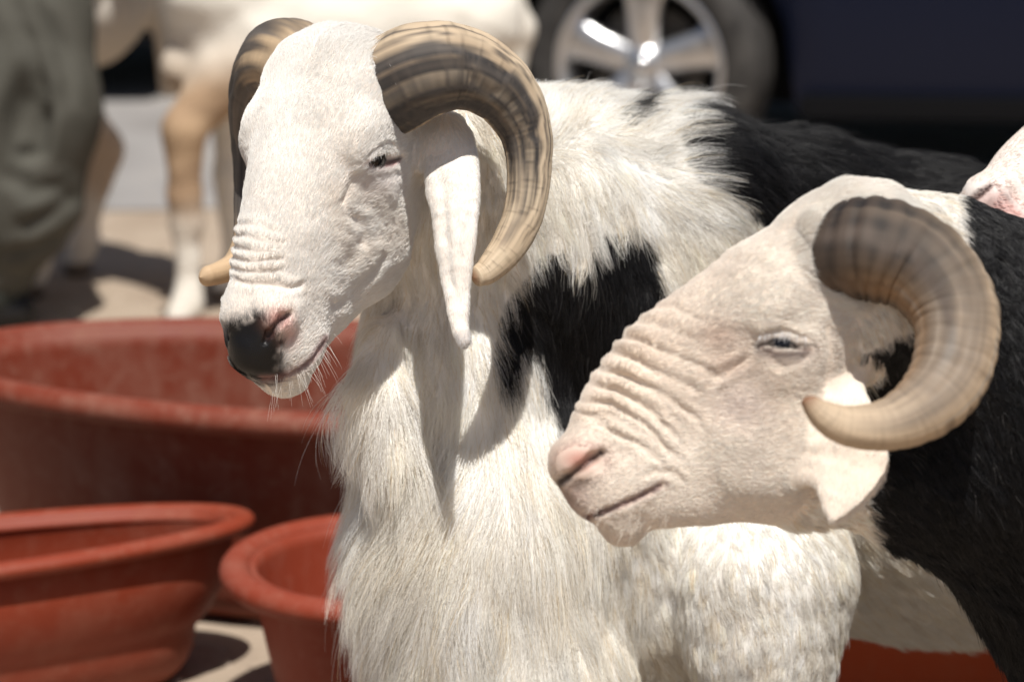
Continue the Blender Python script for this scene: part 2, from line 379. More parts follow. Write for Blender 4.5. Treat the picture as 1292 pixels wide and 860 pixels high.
FOLD2 = [([(714, 516), (751, 529), (785, 553), (818, 576), (840, 592)], 3.0, 5, .9), ([(722, 505), (771, 511), (804, 533), (837, 566), (862, 582)], 4.0, 5.5, .9),
    ([(734, 482), (775, 492), (818, 519), (858, 558)], 4.4, 6, .9), ([(745, 462), (790, 476), (837, 500), (882, 530)], 4.4, 6, .9),
    ([(758, 443), (804, 457), (852, 481), (885, 500)], 4.0, 6, .8), ([(768, 424), (818, 438), (861, 457), (900, 470)], 3.4, 6, .8),
    ([(790, 405), (842, 419), (880, 433)], 2.4, 6, .7), ([(770, 470), (800, 478), (830, 490)], 1.6, 3, .6), ([(780, 503), (812, 518), (838, 536)], 1.6, 3, .6), ([(775, 440), (810, 448), (845, 464)], 1.4, 3, .6), ([(800, 545), (830, 562), (852, 590)], 1.4, 3, .6), ([(840, 505), (868, 520), (892, 545)], 1.6, 4, .6), ([(730, 520), (752, 522), (775, 530)], 1.3, 3, .6), ([(812, 388), (860, 398), (900, 410)], 1.8, 6, .6), ([(738, 534), (768, 544), (806, 568)], 3.2, 4, .8),
    ([(800, 606), (824, 594), (849, 596), (864, 610)], 3.2, 6, .9), ([(950, 448), (930, 462), (912, 472), (892, 481)], 4.0, 8, .8),
    ([(950, 432), (938, 418), (905, 420), (890, 425)], 1.8, 9, .6), ([(960, 446), (985, 463), (1010, 455), (1024, 442)], 1.6, 6, .4),
    ([(955, 424), (985, 415), (1015, 425), (1028, 440)], 2.4, 6, .8), ([(905, 500), (925, 530), (955, 528)], 1.8, 16, .3), ([(890, 330), (930, 330), (980, 345)], 1.8, 9, .5),
    ([(1042, 400), (1052, 450), (1040, 500)], 3.4, 9, .3), ([(975, 300), (1000, 290), (1020, 320)], 2.0, 9, .4)]
def crease(V, N, folds, S, face):
    u, v, d = uvd(V); out = np.zeros(len(V)); wu, wv = noise3(V*34, 51)*5, noise3(V*34, 52)*5; dm = .72+.55*noise3(V*24, 53); vis = ((N @ AWAY) < .15) & face
    for pts, dep, wid, rg in folds:
        x, t, side = seg_dist(u+wu, v+wv, pts)
        m = (x < wid*4) & vis
        tap = np.clip(np.minimum(t, 1-t)*6, 0, 1)
        xx = x[m]*(1+.25*noise3(V[m]*60, 3))
        out[m] += tap[m]*dm[m]*dep*S*(-np.exp(-(xx/wid)**2*1.6)+rg*.75*np.exp(-((xx-wid*1.5)/(wid*.8))**2))
    return out
def headdist(FH, EDs, P): return np.minimum(FH(P), np.minimum(EDs[0](P), EDs[1](P)))
def build_ram(f, lo, hi, HD, FH, folds, S, seed, EDs):
    V, Fq = surface(f, lo, hi, .005)
    q = HD.loc(V[Fq].mean(1))
    sel = (q[:, 0] > -60) & (q[:, 0] < 600) & (q[:, 2] > -390) & (np.abs(q[:, 1]) < 240)
    V, Fq = refine(f, V, Fq, sel)
    N = vnormals(V, Fq)
    if np.sum(N*grad(f, V)) < 0: Fq = Fq[:, ::-1]; N = -N
    hd = headdist(FH, EDs, V)
    face = hd < .012
    V = V+N*(crease(V, N, folds, S, face))[:, None]
    V = V+N*((noise3(V*45, seed)*.0011+noise3(V*110, seed+1)*.0006)*np.where(face, .7, .8))[:, None]
    N = vnormals(V, Fq)
    return V, Fq, N, hd
V1, F1, N1, HDIST1 = build_ram(f1, (-.5, 2.5, -.02), (1.45, 4.4, 1.25), HD1, FH1, FOLD1, S1, 1, (ED1, ED1f))
print('ram1', len(V1), time.time()-T0)
V2, F2, N2, HDIST2 = build_ram(f2, (0, 2.4, -.02), (1.7, 3.7, 1.25), HD2, FH2, FOLD2, S2, 5, (ED2, ED2))
print('ram2', len(V2), time.time()-T0)
# ------------------------------------------------------------------ materials
def mat(name, col=(.5, .5, .5), rough=.6, spec=.3, metal=0.0):
    m = bpy.data.materials.new(name); m.use_nodes = True; b = m.node_tree.nodes['Principled BSDF']
    b.inputs['Base Color'].default_value = (*col, 1); b.inputs['Roughness'].default_value = rough
    b.inputs['Specular IOR Level'].default_value = spec; b.inputs['Metallic'].default_value = metal
    return m
def nd(m, t, **kw):
    n = m.node_tree.nodes.new(t)
    for k, v in kw.items():
        if hasattr(n, k): setattr(n, k, v)
        else: n.inputs[k].default_value = v
    return n
def wire(m, a, b): m.node_tree.links.new(a, b)
def bsdf(m): return m.node_tree.nodes['Principled BSDF']
def attr_mat(name, rough, spec, bump=0.0, scale=600, dist=.001):
    m = mat(name, rough=rough, spec=spec); a = nd(m, 'ShaderNodeAttribute'); a.attribute_name = 'col'
    wire(m, a.outputs['Color'], bsdf(m).inputs['Base Color'])
    if bump:
        no = nd(m, 'ShaderNodeTexNoise', Scale=scale, Detail=3.0); bp = nd(m, 'ShaderNodeBump', Strength=bump, Distance=dist)
        wire(m, no.outputs[0], bp.inputs['Height']); wire(m, bp.outputs[0], bsdf(m).inputs['Normal'])
    return m
def noisy_mat(name, stops, scale, rough=.7, spec=.3, detail=6, bump=0, bdist=.01, metal=0, stretch=(1, 1, 1), bscale=None):
    """object-space noise through a colour ramp"""
    m = mat(name, rough=rough, spec=spec, metal=metal); tc = nd(m, 'ShaderNodeTexCoord'); mp = nd(m, 'ShaderNodeMapping')
    mp.inputs['Scale'].default_value = stretch; wire(m, tc.outputs['Object'], mp.inputs[0])
    no = nd(m, 'ShaderNodeTexNoise', Scale=scale, Detail=detail, Roughness=.62); wire(m, mp.outputs[0], no.inputs[0])
    cr = nd(m, 'ShaderNodeValToRGB'); wire(m, no.outputs[0], cr.inputs[0]); e = cr.color_ramp.elements
    while len(e) < len(stops): e.new(.5)
    for el, (p, c) in zip(e, stops): el.position = p; el.color = (*c, 1)
    wire(m, cr.outputs[0], bsdf(m).inputs['Base Color'])
    if bump:
        n2 = nd(m, 'ShaderNodeTexNoise', Scale=bscale or scale*4, Detail=5); wire(m, mp.outputs[0], n2.inputs[0])
        bp = nd(m, 'ShaderNodeBump', Strength=bump, Distance=bdist); wire(m, n2.outputs[0], bp.inputs['Height']); wire(m, bp.outputs[0], bsdf(m).inputs['Normal'])
    return m
SKIN = attr_mat('skin', .62, .3, .35, 900, .0012)
ra_ = nd(SKIN, 'ShaderNodeAttribute'); ra_.attribute_name = 'rgh'; wire(SKIN, ra_.outputs['Fac'], bsdf(SKIN).inputs['Roughness'])
HORN = attr_mat('horn', .58, .28, .4, 420, .0012)
def hair_mat(name, rough, spec, trans):
    m = attr_mat(name, rough, spec); t = nd(m, 'ShaderNodeBsdfTranslucent'); a = [n for n in m.node_tree.nodes if n.type == 'ATTRIBUTE'][0]
    wire(m, a.outputs['Color'], t.inputs[0]); mx = nd(m, 'ShaderNodeMixShader'); mx.inputs[0].default_value = trans
    out = m.node_tree.nodes['Material Output']; wire(m, bsdf(m).outputs[0], mx.inputs[1]); wire(m, t.outputs[0], mx.inputs[2]); wire(m, mx.outputs[0], out.inputs[0])
    return m
FUR = hair_mat('fur', .42, .40, .28)

# ------------------------------------------------------------------ horns
def crom(p, n):
    p = np.array(p, float); x = np.linspace(0, len(p)-1, n); i = np.clip(x.astype(int), 0, len(p)-2); t = (x-i)[:, None]
    g = lambda k: p[np.clip(k, 0, len(p)-1)]; p0, p1, p2, p3 = g(i-1), g(i), g(i+1), g(i+2)
    return .5*((2*p1)+(-p0+p2)*t+(2*p0-5*p1+4*p2-p3)*t*t+(-p0+3*p1-3*p2+p3)*t**3)
def horn(parent, px, S, colf, rings, seed, side, relief=.016, ridge=.0, label=None, nS=420, nP=72):
    P = np.array([pt(u, v, d) for u, v, d, r in px]); R = np.array([r for *_, r in px])*S
    C4 = crom(np.c_[P, R], nS); kw = int(nS*.045); g_ = np.exp(-np.linspace(-2, 2, 2*kw+1)**2); g_ /= g_.sum()
    pad_ = np.concatenate([2*C4[:1]-C4[kw:0:-1], C4, 2*C4[-1:]-C4[-2:-kw-2:-1]])
    C4 = np.stack([np.convolve(pad_[:, k], g_, 'valid') for k in range(4)], 1)
    p, r = C4[:, :3], np.maximum(C4[:, 3], .0015)
    s = np.linspace(0, 1, nS); tip = sstep(1, .955, s)**.5; r = r*np.maximum(tip, .06)
    tg = np.gradient(p, axis=0); tg /= np.linalg.norm(tg, axis=1)[:, None]
    cen = (p[int(nS*.3)]+p[int(nS*.75)])/2; cen = (p[0]+p[int(nS*.4)]+p[int(nS*.7)]+p[-1])/4     # the curl's middle: outward is away from it
    ax = side*vdir(0, 0, -1); o = np.zeros_like(p); k0 = int(nS*.3)
    o[k0] = p[k0]-cen
    def fix(q, t): q = q-(q @ t)*t; return q/np.linalg.norm(q)
    o[k0] = fix(o[k0], tg[k0])
    for i in range(k0+1, nS): o[i] = fix(o[i-1], tg[i])            # carried along the curve without twist
    for i in range(k0-1, -1, -1): o[i] = fix(o[i+1], tg[i])
    b = np.cross(tg, o); b *= np.sign((b @ ax).mean())
    ph = np.linspace(0, 2*np.pi, nP, endpoint=False)
    Sg, Ph = np.meshgrid(s, ph, indexing='ij')
    co, si = np.cos(Ph), np.sin(Ph)
    keel = 1+.07*np.exp(-((np.angle(np.exp(1j*(Ph-.75))))/.35)**2)*(1-Sg)+.03*np.cos(3*Ph)*(1-Sg)     # the edge along the outer curve
    n1 = noise3(np.c_[(Sg*26).ravel(), (co*1.2).ravel(), (si*1.2).ravel()], seed).reshape(Sg.shape)
    n2 = noise3(np.c_[(Sg*150).ravel(), (co*1.6).ravel(), (si*1.6).ravel()], seed+1).reshape(Sg.shape)
    n3 = noise3(np.c_[(Sg*9).ravel(), (co*9).ravel(), (si*9).ravel()], seed+2).reshape(Sg.shape)
    n4 = noise3(np.c_[(Sg*5).ravel(), (co*8).ravel(), (si*8).ravel()], seed+3).reshape(Sg.shape)
    ring = np.sin(2*np.pi*(rings*Sg**.85+.25*n1))
    amp = (1-sstep(.55, .95, Sg))
    rr = r[:, None]*keel*(1+relief*(ring-.5*np.abs(ring)**3)*amp*(.7+.6*n1)+ridge*amp*(np.abs(np.sin(4.5*(Ph-1.1*Sg)+.9*n1))-.6)+.012*n1+.006*n2+.008*n3)
    V = p[:, None]+o[:, None]*(co*rr)[..., None]+b[:, None]*(si*rr*.86)[..., None]
    idx = np.arange(nS*nP).reshape(nS, nP); q = np.stack([idx[:-1], np.roll(idx[:-1], -1, 1), np.roll(idx[1:], -1, 1), idx[1:]], -1).reshape(-1, 4)
    capv = p[-1]+tg[-1]*.002
    last = idx[-1]; V = np.concatenate([V.reshape(-1, 3), capv[None]])
    cap = np.stack([last, np.roll(last, -1), np.full(nP, len(V)-1), np.full(nP, len(V)-1)], 1)
    q = np.concatenate([q, cap[:, [0, 1, 2, 3]]]) if False else q
    col = colf(Sg, Ph, n1, n2, n3, n4, ring).reshape(-1, 3); col = np.concatenate([col, col[-1:]])
    N = vnormals(V, q)
    if np.sum(N[:-1]*(V[:-1]-np.repeat(p, nP, 0))) < 0: q = q[:, ::-1]
    ob = mesh_np('horn', V, q, HORN, parent, cols={'col': np.clip(col, 0.01, 1)})
    # closed tip
    bm = bmesh.new(); bm.from_mesh(ob.data); bm.verts.ensure_lookup_table()
    bm.verts.remove(bm.verts[len(V)-1]); 
    ee = [e for e in bm.edges if e.is_boundary]
    bmesh.ops.holes_fill(bm, edges=ee, sides=0); bm.to_mesh(ob.data); bm.free()
    if label: ob['label'] = label
    return ob
def lerp(a, b, t): return np.asarray(a)*(1-t[..., None])+np.asarray(b)*t[..., None]
TAN, DARK = (.52, .40, .275), (.040, .036, .035)
def colour1(s, ph, n1, n2, n3, n4, ring):
    w = np.angle(np.exp(1j*(ph-0.2)))                              # angle from the outer edge towards the viewer
    c = lerp(TAN, (.60, .48, .34), np.clip(.5+.6*n1+.3*n3, 0, 1))
    c = lerp(c, (.32, .235, .16), np.clip(.12*n2+.55*np.maximum(n4, 0)+.25*np.maximum(n3, 0), 0, .6))
    drift = w+.5*n1*.35+.10*n3-1.15*s
    def stripe(a, b, soft=.10): return sstep(a-soft, a+soft, drift)*(1-sstep(b-soft, b+soft, drift))
    low = 1-sstep(.46, .80, s+.16*n3+.05*n1)
    k = np.clip(stripe(.42, 2.35)*1.0+stripe(.12, .22, .05)*.8+stripe(-.22, -.06, .06)*.75+stripe(-.75, -.5, .08)*.6, 0, 1)
    k *= low*np.clip(1.0+.35*n4+.10*n2, 0, 1)
    c = lerp(c, DARK, k)
    light = stripe(.86, .93, .03)+stripe(1.22, 1.30, .03)+.7*stripe(1.62, 1.68, .03)
    c = lerp(c, (.40, .29, .19), np.clip(light*low*.32*(s > .12)*np.clip(.5+n3, 0, 1), 0, 1))
    c = lerp(c, (.17, .14, .115), np.clip(k*(np.maximum(n4, 0)*.5+np.maximum(n2, 0)*.4), 0, 1))
    c = lerp(c, c*.45, np.clip((n2-.3)*.9, 0, .45))
    c = lerp(c, (.42, .22, .13), sstep(.965, 1, s)*.8)
    return c
def colour1_far(s, ph, n1, n2, n3, n4, ring):
    c = lerp((.045, .040, .038), (.15, .125, .105), np.clip(.35+.6*n4+.3*n3, 0, 1))
    c = lerp(c, (.52, .38, .24), (1-sstep(.10, .24, s+.14*n4))*np.clip(.75+.5*n3, 0, 1))
    return lerp(c, (.52, .37, .23), sstep(.66, .84, s+.1*n4))
def colour2(s, ph, n1, n2, n3, n4, ring):
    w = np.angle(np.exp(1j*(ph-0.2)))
    base = lerp((.022, .018, .016), (.085, .060, .044), np.clip(.5+.5*n4+.25*ring, 0, 1))
    mid = lerp((.15, .12, .095), (.36, .27, .19), np.clip(.5+.6*n4+.2*n2, 0, 1))
    c = lerp(base, mid, sstep(.20, .58, s+.10*n3))
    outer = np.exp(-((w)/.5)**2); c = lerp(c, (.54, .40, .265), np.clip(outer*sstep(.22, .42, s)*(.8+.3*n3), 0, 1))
    c = lerp(c, (.55, .42, .29), sstep(.62, .80, s+.06*n3)*.85)
    band = np.exp(-((w-1.5+.3*n1)/.18)**2); c = lerp(c, (.10, .075, .06), np.clip(band*(1-sstep(.45, .65, s))*.7, 0, 1))
    inner = np.exp(-((np.abs(w)-2.5)/.4)**2); c = lerp(c, (.40, .23, .11), np.clip(inner*.55*sstep(.1, .3, s)*(1-sstep(.6, .8, s)), 0, 1))
    c = lerp(c, c*.6, np.clip(np.maximum(n2, 0)*.5+np.maximum(n4, 0)*.6+np.maximum(ring, 0)*.2*(1-s), 0, .8))
    tick = np.exp(-((w+.25)/.55)**2)*sstep(.12, .2, s)*(1-sstep(.55, .68, s))*np.clip((n2+.6*n3-.15)*2.2, 0, 1); c = lerp(c, (.045, .035, .030), tick*.8)
    c = lerp(c, (.30, .29, .27), np.clip(n4-.2, 0, .5)*sstep(.25, .4, s)*(1-sstep(.6, .75, s)))
    c = lerp(c, (.20, .09, .045), sstep(.88, .985, s))
    return c
HP1 = [(462, 146, 3.07, 48), (490, 114, 3.015, 62), (538, 89, 2.995, 60), (590, 89, 3.005, 52), (636, 118, 3.02, 43.5), (662, 165, 3.03, 34), (667, 215, 3.03, 28.5), (661, 268, 3.025, 26), (642, 310, 3.015, 23), (618, 339, 3.005, 18), (606, 347, 3.0, 14.5), (598, 350, 2.995, 11.5)]
HP1F = [(402, 108, 3.06, 46), (380, 84, 3.08, 54), (355, 76, 3.11, 54), (334, 90, 3.15, 49), (322, 125, 3.19, 42), (318, 170, 3.22, 34), (318, 215, 3.22, 29), (316, 262, 3.21, 26), (312, 303, 3.18, 23), (297, 333, 3.15, 19), (274, 345, 3.13, 16), (252, 350, 3.11, 13)]
HP2 = [(1046, 330, 2.80, 44), (1054, 322, 2.755, 55), (1072, 317, 2.722, 62), (1108, 316, 2.708, 66), (1160, 335, 2.70, 62), (1199, 383, 2.69, 56), (1207, 427, 2.68, 51), (1196, 477, 2.67, 48), (1166, 513, 2.66, 42), (1121, 536, 2.65, 33), (1072, 538, 2.64, 26.5), (1040, 525, 2.635, 20), (1022, 508, 2.63, 12), (1017, 500, 2.63, 8)]
HP2 = [(u, v, d-.06-.03*min(1, max(0, (i-4)/4)), r) for i, (u, v, d, r) in enumerate(HP2)]

# ------------------------------------------------------------------ coat patterns (roots of the hair and the skin under it)
WHITE, CREAM, BLACK = np.array([.90, .88, .845]), np.array([.74, .65, .53]), np.array([.010, .0095, .0105])
def paint(col, msk, c):
    msk = np.clip(msk, 0, 1)[:, None]; return col*(1-msk)+np.asarray(c)*msk
BLK1A = [(624, 448), (640, 388), (676, 326), (716, 312), (722, 335), (742, 342), (752, 308), (800, 286), (826, 315), (840, 400), (830, 560), (720, 560), (705, 540), (694, 500), (684, 455), (668, 440), (658, 452), (644, 490), (636, 480)]
BLK1B = [(872, 118), (858, 165), (862, 205), (885, 236), (935, 262), (975, 305), (1100, 420), (1500, 480), (3000, 480), (3000, 40), (1000, 60)]
BLK1C = [(788, 122), (784, 146), (796, 160), (810, 156), (814, 122)]
PAD1 = [(285, 424), (291, 414), (306, 406), (320, 401), (333, 403), (343, 413), (349, 421), (354, 430), (356, 446), (353, 462), (352, 474), (342, 480), (322, 480), (300, 470), (284, 452)]
BLK2 = [(1083, 505), (1086, 450), (1108, 440), (1130, 428), (1150, 420), (1190, 330), (1215, 300), (1208, 262), (1206, 235), (1300, 200), (4000, 100), (4000, 1500), (1300, 1500), (1150, 900), (1120, 730), (1106, 690), (1100, 655), (1088, 600), (1085, 540)]
SLIT1 = [(463, 211), (472, 208), (484, 205), (496, 203), (505, 200)]
SLIT2 = [(955, 436), (970, 434), (987, 435), (1006, 439), (1021, 441)]
def coat1(P, hd):
    u, v, d = uvd(P); n = noise3(P*38, 11); nf = noise3(P*150, 12); nn = noise3(P*11, 13)
    face = hd < .012
    col = WHITE*(1+.05*n[:, None])*np.ones((len(P), 1))
    col = paint(col, (.35*sstep(.0, .9, nn)+.10)*~face, (.82, .75, .63))
    col = paint(col, face*.25, (.88, .82, .77))
    col = paint(col, sstep(26, 2, np.abs(in_poly(u, v, [(440, 330), (500, 300), (470, 240), (420, 250)])))*face*.15, (.72, .58, .44))
    j = n*5+nf*4
    vis = (d < 3.75)
    for poly in (BLK1A, BLK1C): col = paint(col, sstep(3, -3, in_poly(u, v, poly)+j)*~face*vis, BLACK)
    col = paint(col, sstep(4, -4, in_poly(u, v, BLK1B)+j*1.6)*~face, BLACK)
    pad = in_poly(u, v, PAD1)
    nose = face & (d < 3.12)
    col = paint(col, nose*sstep(13, -2, pad+nf*5+n*4)*.45, (.24, .22, .22))
    col = paint(col, nose*sstep(7, -6, pad+nf*5+n*3), (.007, .0065, .007))
    pk = np.exp(-(((u-352)/15)**2+((v-404)/13)**2)); col = paint(col, nose*pk*.85, (.72, .38, .34))
    pk = np.exp(-(((u-364)/10)**2+((v-425)/16)**2)); col = paint(col, nose*pk*.5, (.76, .46, .42))
    m, t, sd_ = seg_dist(u, v, [(408, 430), (400, 443), (388, 458), (370, 470), (350, 477), (330, 478)]); col = paint(col, nose*np.exp(-(m/4.5)**2)*.75, (.40, .22, .21))
    m, t, sd_ = seg_dist(u, v, [(464, 211), (474, 212), (486, 211), (497, 207)]); col = paint(col, face*np.exp(-((m-2)/3.0)**2)*.75, (.46, .14, .13))
    m, t, sd_ = seg_dist(u, v, [(362, 398), (348, 412), (338, 424)]); col = paint(col, nose*np.exp(-(m/4)**2)*.9, (.05, .025, .022))
    m, t, sd_ = seg_dist(u, v, SLIT1); col = paint(col, face*np.exp(-(m/3.2)**2)*.85, (.07, .035, .030))
    col = paint(col, face*np.exp(-(((u-478)/32)**2+((v-232)/18)**2))*.30, (.66, .60, .62))
    m = in_poly(u, v, [(575, 418), (600, 412), (600, 440), (572, 440)]); col = paint(col, sstep(4, -3, m+n*3)*face*.6, (.42, .40, .40))
    leg = P[:, 2] < .45
    return np.clip(col, .005, .92)
def coat2(P, hd):
    u, v, d = uvd(P); n = noise3(P*38, 21); nf = noise3(P*150, 22); nn = noise3(P*12, 23)
    q = HD2.loc(P); face = hd < .010
    col = np.array([.90, .85, .79])*(1+.05*n[:, None])*np.ones((len(P), 1))
    col = paint(col, face*(.25+.25*nn), (.84, .75, .66))
    br = sstep(-20, 50, q[:, 2])*sstep(60, 160, q[:, 0])*face; col = paint(col, br*.20*(.7+.5*nn), (.60, .44, .30))
    col = paint(col, face*np.exp(-(((u-905)/26)**2+((v-425)/16)**2))*.4, (.50, .33, .24))
    col = paint(col, face*np.exp(-(((u-918)/26)**2+((v-460)/16)**2))*.35, (.56, .40, .31))
    j = n*5+nf*4
    blk = in_poly(u, v, BLK2)
    ear = ED2(P) < .012
    col = paint(col, sstep(4, -4, blk+j)*(~ear), BLACK)
    col = paint(col, sstep(6, -6, in_poly(u, v, [(1118, 240), (1160, 222), (1200, 236), (1212, 262), (1205, 300), (1130, 300)])+j), (.82, .79, .74))
    nose = face & (u < 870)
    pk = np.exp(-(((u-732)/26)**2+((v-580)/17)**2)); col = paint(col, nose*pk*.85, (.56, .25, .21))
    pk = np.exp(-(((u-722)/20)**2+((v-625)/24)**2)); col = paint(col, nose*pk*.45, (.50, .36, .33))
    spk = sstep(.45, .75, noise3(P*420, 61))*np.exp(-(((u-770)/60)**2+((v-625)/34)**2)); col = paint(col, nose*spk*.45, (.22, .15, .12))
    m, t, sd_ = seg_dist(u, v, [(758, 572), (730, 592), (707, 608)]); col = paint(col, nose*np.exp(-(m/5)**2)*.9, (.05, .022, .018))
    pk = np.exp(-(((u-738)/16)**2+((v-606)/8)**2)); col = paint(col, nose*pk*(.4+.5*nf), (.20, .11, .06))
    m, t, sd_ = seg_dist(u, v, [(833, 612), (815, 622), (790, 634), (765, 644), (740, 652), (726, 655)]); col = paint(col, nose*np.exp(-(m/4.5)**2)*.8, (.28, .15, .14))
    m, t, sd_ = seg_dist(u, v, [(956, 440), (972, 447), (990, 449), (1010, 446), (1020, 441)]); col = paint(col, face*np.exp(-(m/4)**2)*.7, (.16, .085, .07))
    m, t, sd_ = seg_dist(u, v, SLIT2); col = paint(col, face*np.exp(-(m/4.6)**2)*.9, (.055, .035, .030))
    m, t, sd_ = seg_dist(u, v, [(958, 446), (985, 456), (1012, 449), (1024, 442)]); col = paint(col, face*np.exp(-(m/7)**2)*.35, (.40, .31, .27))
    col = paint(col, face*np.exp(-(((u-930)/36)**2+((v-512)/30)**2))*.3, (.62, .54, .54))
    return np.clip(col, .005, .92)

# ------------------------------------------------------------------ fur
def guide_field(guides):
    G = np.array(guides, float)
    def g(u, v):
        out = np.zeros((len(u), 4)); ws = np.zeros(len(u))
        for a, b, dx, dy, L, lift in G:
            w = 1/(((u-a)**2+(v-b)**2)+500)**1.6; k = math.hypot(dx, dy)
            out += w[:, None]*np.array([dx/k, dy/k, L, lift]); ws += w
        return out/ws[:, None]
    return g
def fur(name, parent, roots, N, T, L, lift, col, rad, npts, clump=None, grav=.0, wave=.0, seed=1, nj=.16):
    """one hair curve per root; clump pulls the strands together towards lock centres"""
    n = len(roots); r = np.random.default_rng(seed)
    T = T-(T*N).sum(1)[:, None]*N; T /= np.linalg.norm(T, axis=1)[:, None]+1e-9
    side = np.cross(N, T)
    jit = r.normal(0, nj, n)[:, None]*side; T = T+jit; T /= np.linalg.norm(T, axis=1)[:, None]
    t = np.linspace(0, 1, npts)
    pos = np.zeros((n, npts, 3)); pos[:, 0] = roots-N*.0003
    ph = r.uniform(0, 6.28, n); wv = r.normal(0, 1, n)*wave
    for k in range(1, npts):
        lf = lift*(1-.75*t[k]); d = T*np.cos(lf)[:, None]+N*np.sin(lf)[:, None]
        d = d+np.array([0, 0, -1])*grav*t[k]
        d = d+side*(wv*np.sin(ph+t[k]*5))[:, None]
        d /= np.linalg.norm(d, axis=1)[:, None]
        pos[:, k] = pos[:, k-1]+d*(L/(npts-1))[:, None]
    if clump:
        m = max(8, n//clump); sid = r.choice(n, m, replace=False)
        kd = kdtree.KDTree(m)
        for i, k in enumerate(sid): kd.insert(roots[k], i)
        kd.balance(); near = np.array([sid[kd.find(p)[1]] for p in roots.tolist()])
        off = pos[near]-pos[near][:, :1]+(roots+(roots[near]-roots)*.72)[:, None]
        lock = (1+.075*np.random.default_rng(seed+5).normal(size=n))[near][:, None]*(1-np.array([.0, .02, .055])*np.clip(np.random.default_rng(seed+6).normal(0, .8, n), 0, 2)[near][:, None]); col = np.clip(col*lock, .004, .92)
        w = (np.clip(r.normal(.58, .24, n), 0, .92)[:, None]*t[None]**1.1)[..., None]
        pos = pos*(1-w)+off*w
    pos -= origin(parent)
    hc = bpy.data.hair_curves.new(name); hc.add_curves([npts]*n)
    hc.attributes['position'].data.foreach_set('vector', pos.astype(np.float32).ravel())
    ra = hc.attributes.new('radius', 'FLOAT', 'POINT')
    ra.data.foreach_set('value', (rad*r.uniform(.7, 1.25, n)[:, None]*(1-.82*t**1.5)[None]).astype(np.float32).ravel())
    ca = hc.attributes.new('col', 'FLOAT_COLOR', 'CURVE'); ca.data.foreach_set('color', np.c_[col, np.ones(n)].astype(np.float32).ravel())
    hc.materials.append(FUR)
    o = link(bpy.data.objects.new(name, hc), parent); o['kind'] = 'stuff'
    return o
def scatter(V, Fq, N, dens, count, seed):
    r = np.random.default_rng(seed)
    A = np.linalg.norm(np.cross(V[Fq[:, 2]]-V[Fq[:, 0]], V[Fq[:, 3]]-V[Fq[:, 1]]), axis=1)/2
    w = A*dens; cdf = np.cumsum(w); idx = np.clip(np.searchsorted(cdf, r.uniform(0, cdf[-1], count)), 0, len(Fq)-1)
    a, b = r.uniform(0, 1, (2, count, 1)); q = Fq[idx]
    mix = lambda X: (X[q[:, 0]]*(1-a)+X[q[:, 1]]*a)*(1-b)+(X[q[:, 3]]*(1-a)+X[q[:, 2]]*a)*b
    P = mix(V); M = mix(N); return P, M/np.linalg.norm(M, axis=1)[:, None], idx
def seen(V, Fq, N):
    c = V[Fq].mean(1); n = N[Fq[:, 0]]; u, v, d = uvd(c); inside = (u > -60) & (u < 1350) & (v > -60) & (v < 930)
    k = c-CAM; k /= np.linalg.norm(k, axis=1)[:, None]
    return np.where(inside & ((n*k).sum(1) < .25), 1.0, np.where(inside, .10, .05)), c
def vary(col, r, amt):
    k = r.normal(1, amt, len(col))[:, None]; return np.clip(col*k, .004, .92)
# guides: photo x, y, direction x, y, hair length px, lift
G1 = guide_field([(600, 210, .1, 1, 22, .2), (620, 300, .05, 1, 34, .2), (600, 420, .02, 1, 46, .2), (540, 380, -.05, 1, 34, .25), (470, 440, -.2, 1, 44, .4), (430, 520, -.55, 1, 92, .75),
    (480, 560, -.30, 1, 96, .62), (520, 600, -.30, 1, 104, .55), (450, 620, -.6, 1, 95, .6), (440, 720, -.8, 1, 112, .7), (430, 800, -.85, .9, 112, .7), (500, 700, -.40, 1, 115, .55), (520, 800, -.40, 1, 115, .5), (580, 560, -.08, 1, 88, .42),
    (580, 700, -.10, 1, 105, .4), (600, 820, -.05, 1, 90, .3), (650, 560, .02, 1, 64, .3), (660, 700, .12, 1, 80, .3), (690, 820, .15, 1, 80, .3), (720, 650, .25, 1, 60, .3), (760, 760, .35, 1, 52, .3),
    (680, 420, .0, 1, 44, .25), (740, 420, .08, 1, 46, .25), (760, 520, .1, 1, 40, .25), (700, 330, .0, 1, 38, .28), (780, 320, .12, 1, 42, .28), (720, 240, .1, 1, 44, .35), (790, 240, .3, 1, 52, .35), (860, 300, .5, .8, 40, .3),
    (700, 150, .25, -.9, 40, 1.15), (730, 150, .35, -.85, 46, 1.15), (780, 145, .5, -.75, 50, 1.1), (830, 150, .7, -.62, 56, .95), (870, 160, .85, -.42, 60, .85), (885, 200, .95, -.1, 55, .6), (880, 250, .9, .35, 42, .4), (940, 280, .85, .5, 24, .25),
    (820, 190, .6, -.3, 50, .7), (760, 190, .35, .35, 40, .6), (950, 190, .95, .16, 44, .42), (1050, 210, .97, .1, 42, .42), (1200, 220, 1, .0, 38, .42), (1000, 330, .9, .4, 24, .2), (1500, 300, 1, .2, 26, .2), (1500, 700, .5, .8, 26, .2),
    (900, 680, .25, .95, 18, .3), (960, 700, .3, .9, 15, .3), (830, 700, .5, .85, 24, .35), (830, 820, .6, .7, 26, .35), (1020, 740, .2, 1, 15, .3), (960, 820, .1, 1, 16, .3), (1110, 710, .75, .6, 26, .5), (1150, 790, .9, .4, 30, .5), (1000, 1000, 0, 1, 12, .2)])
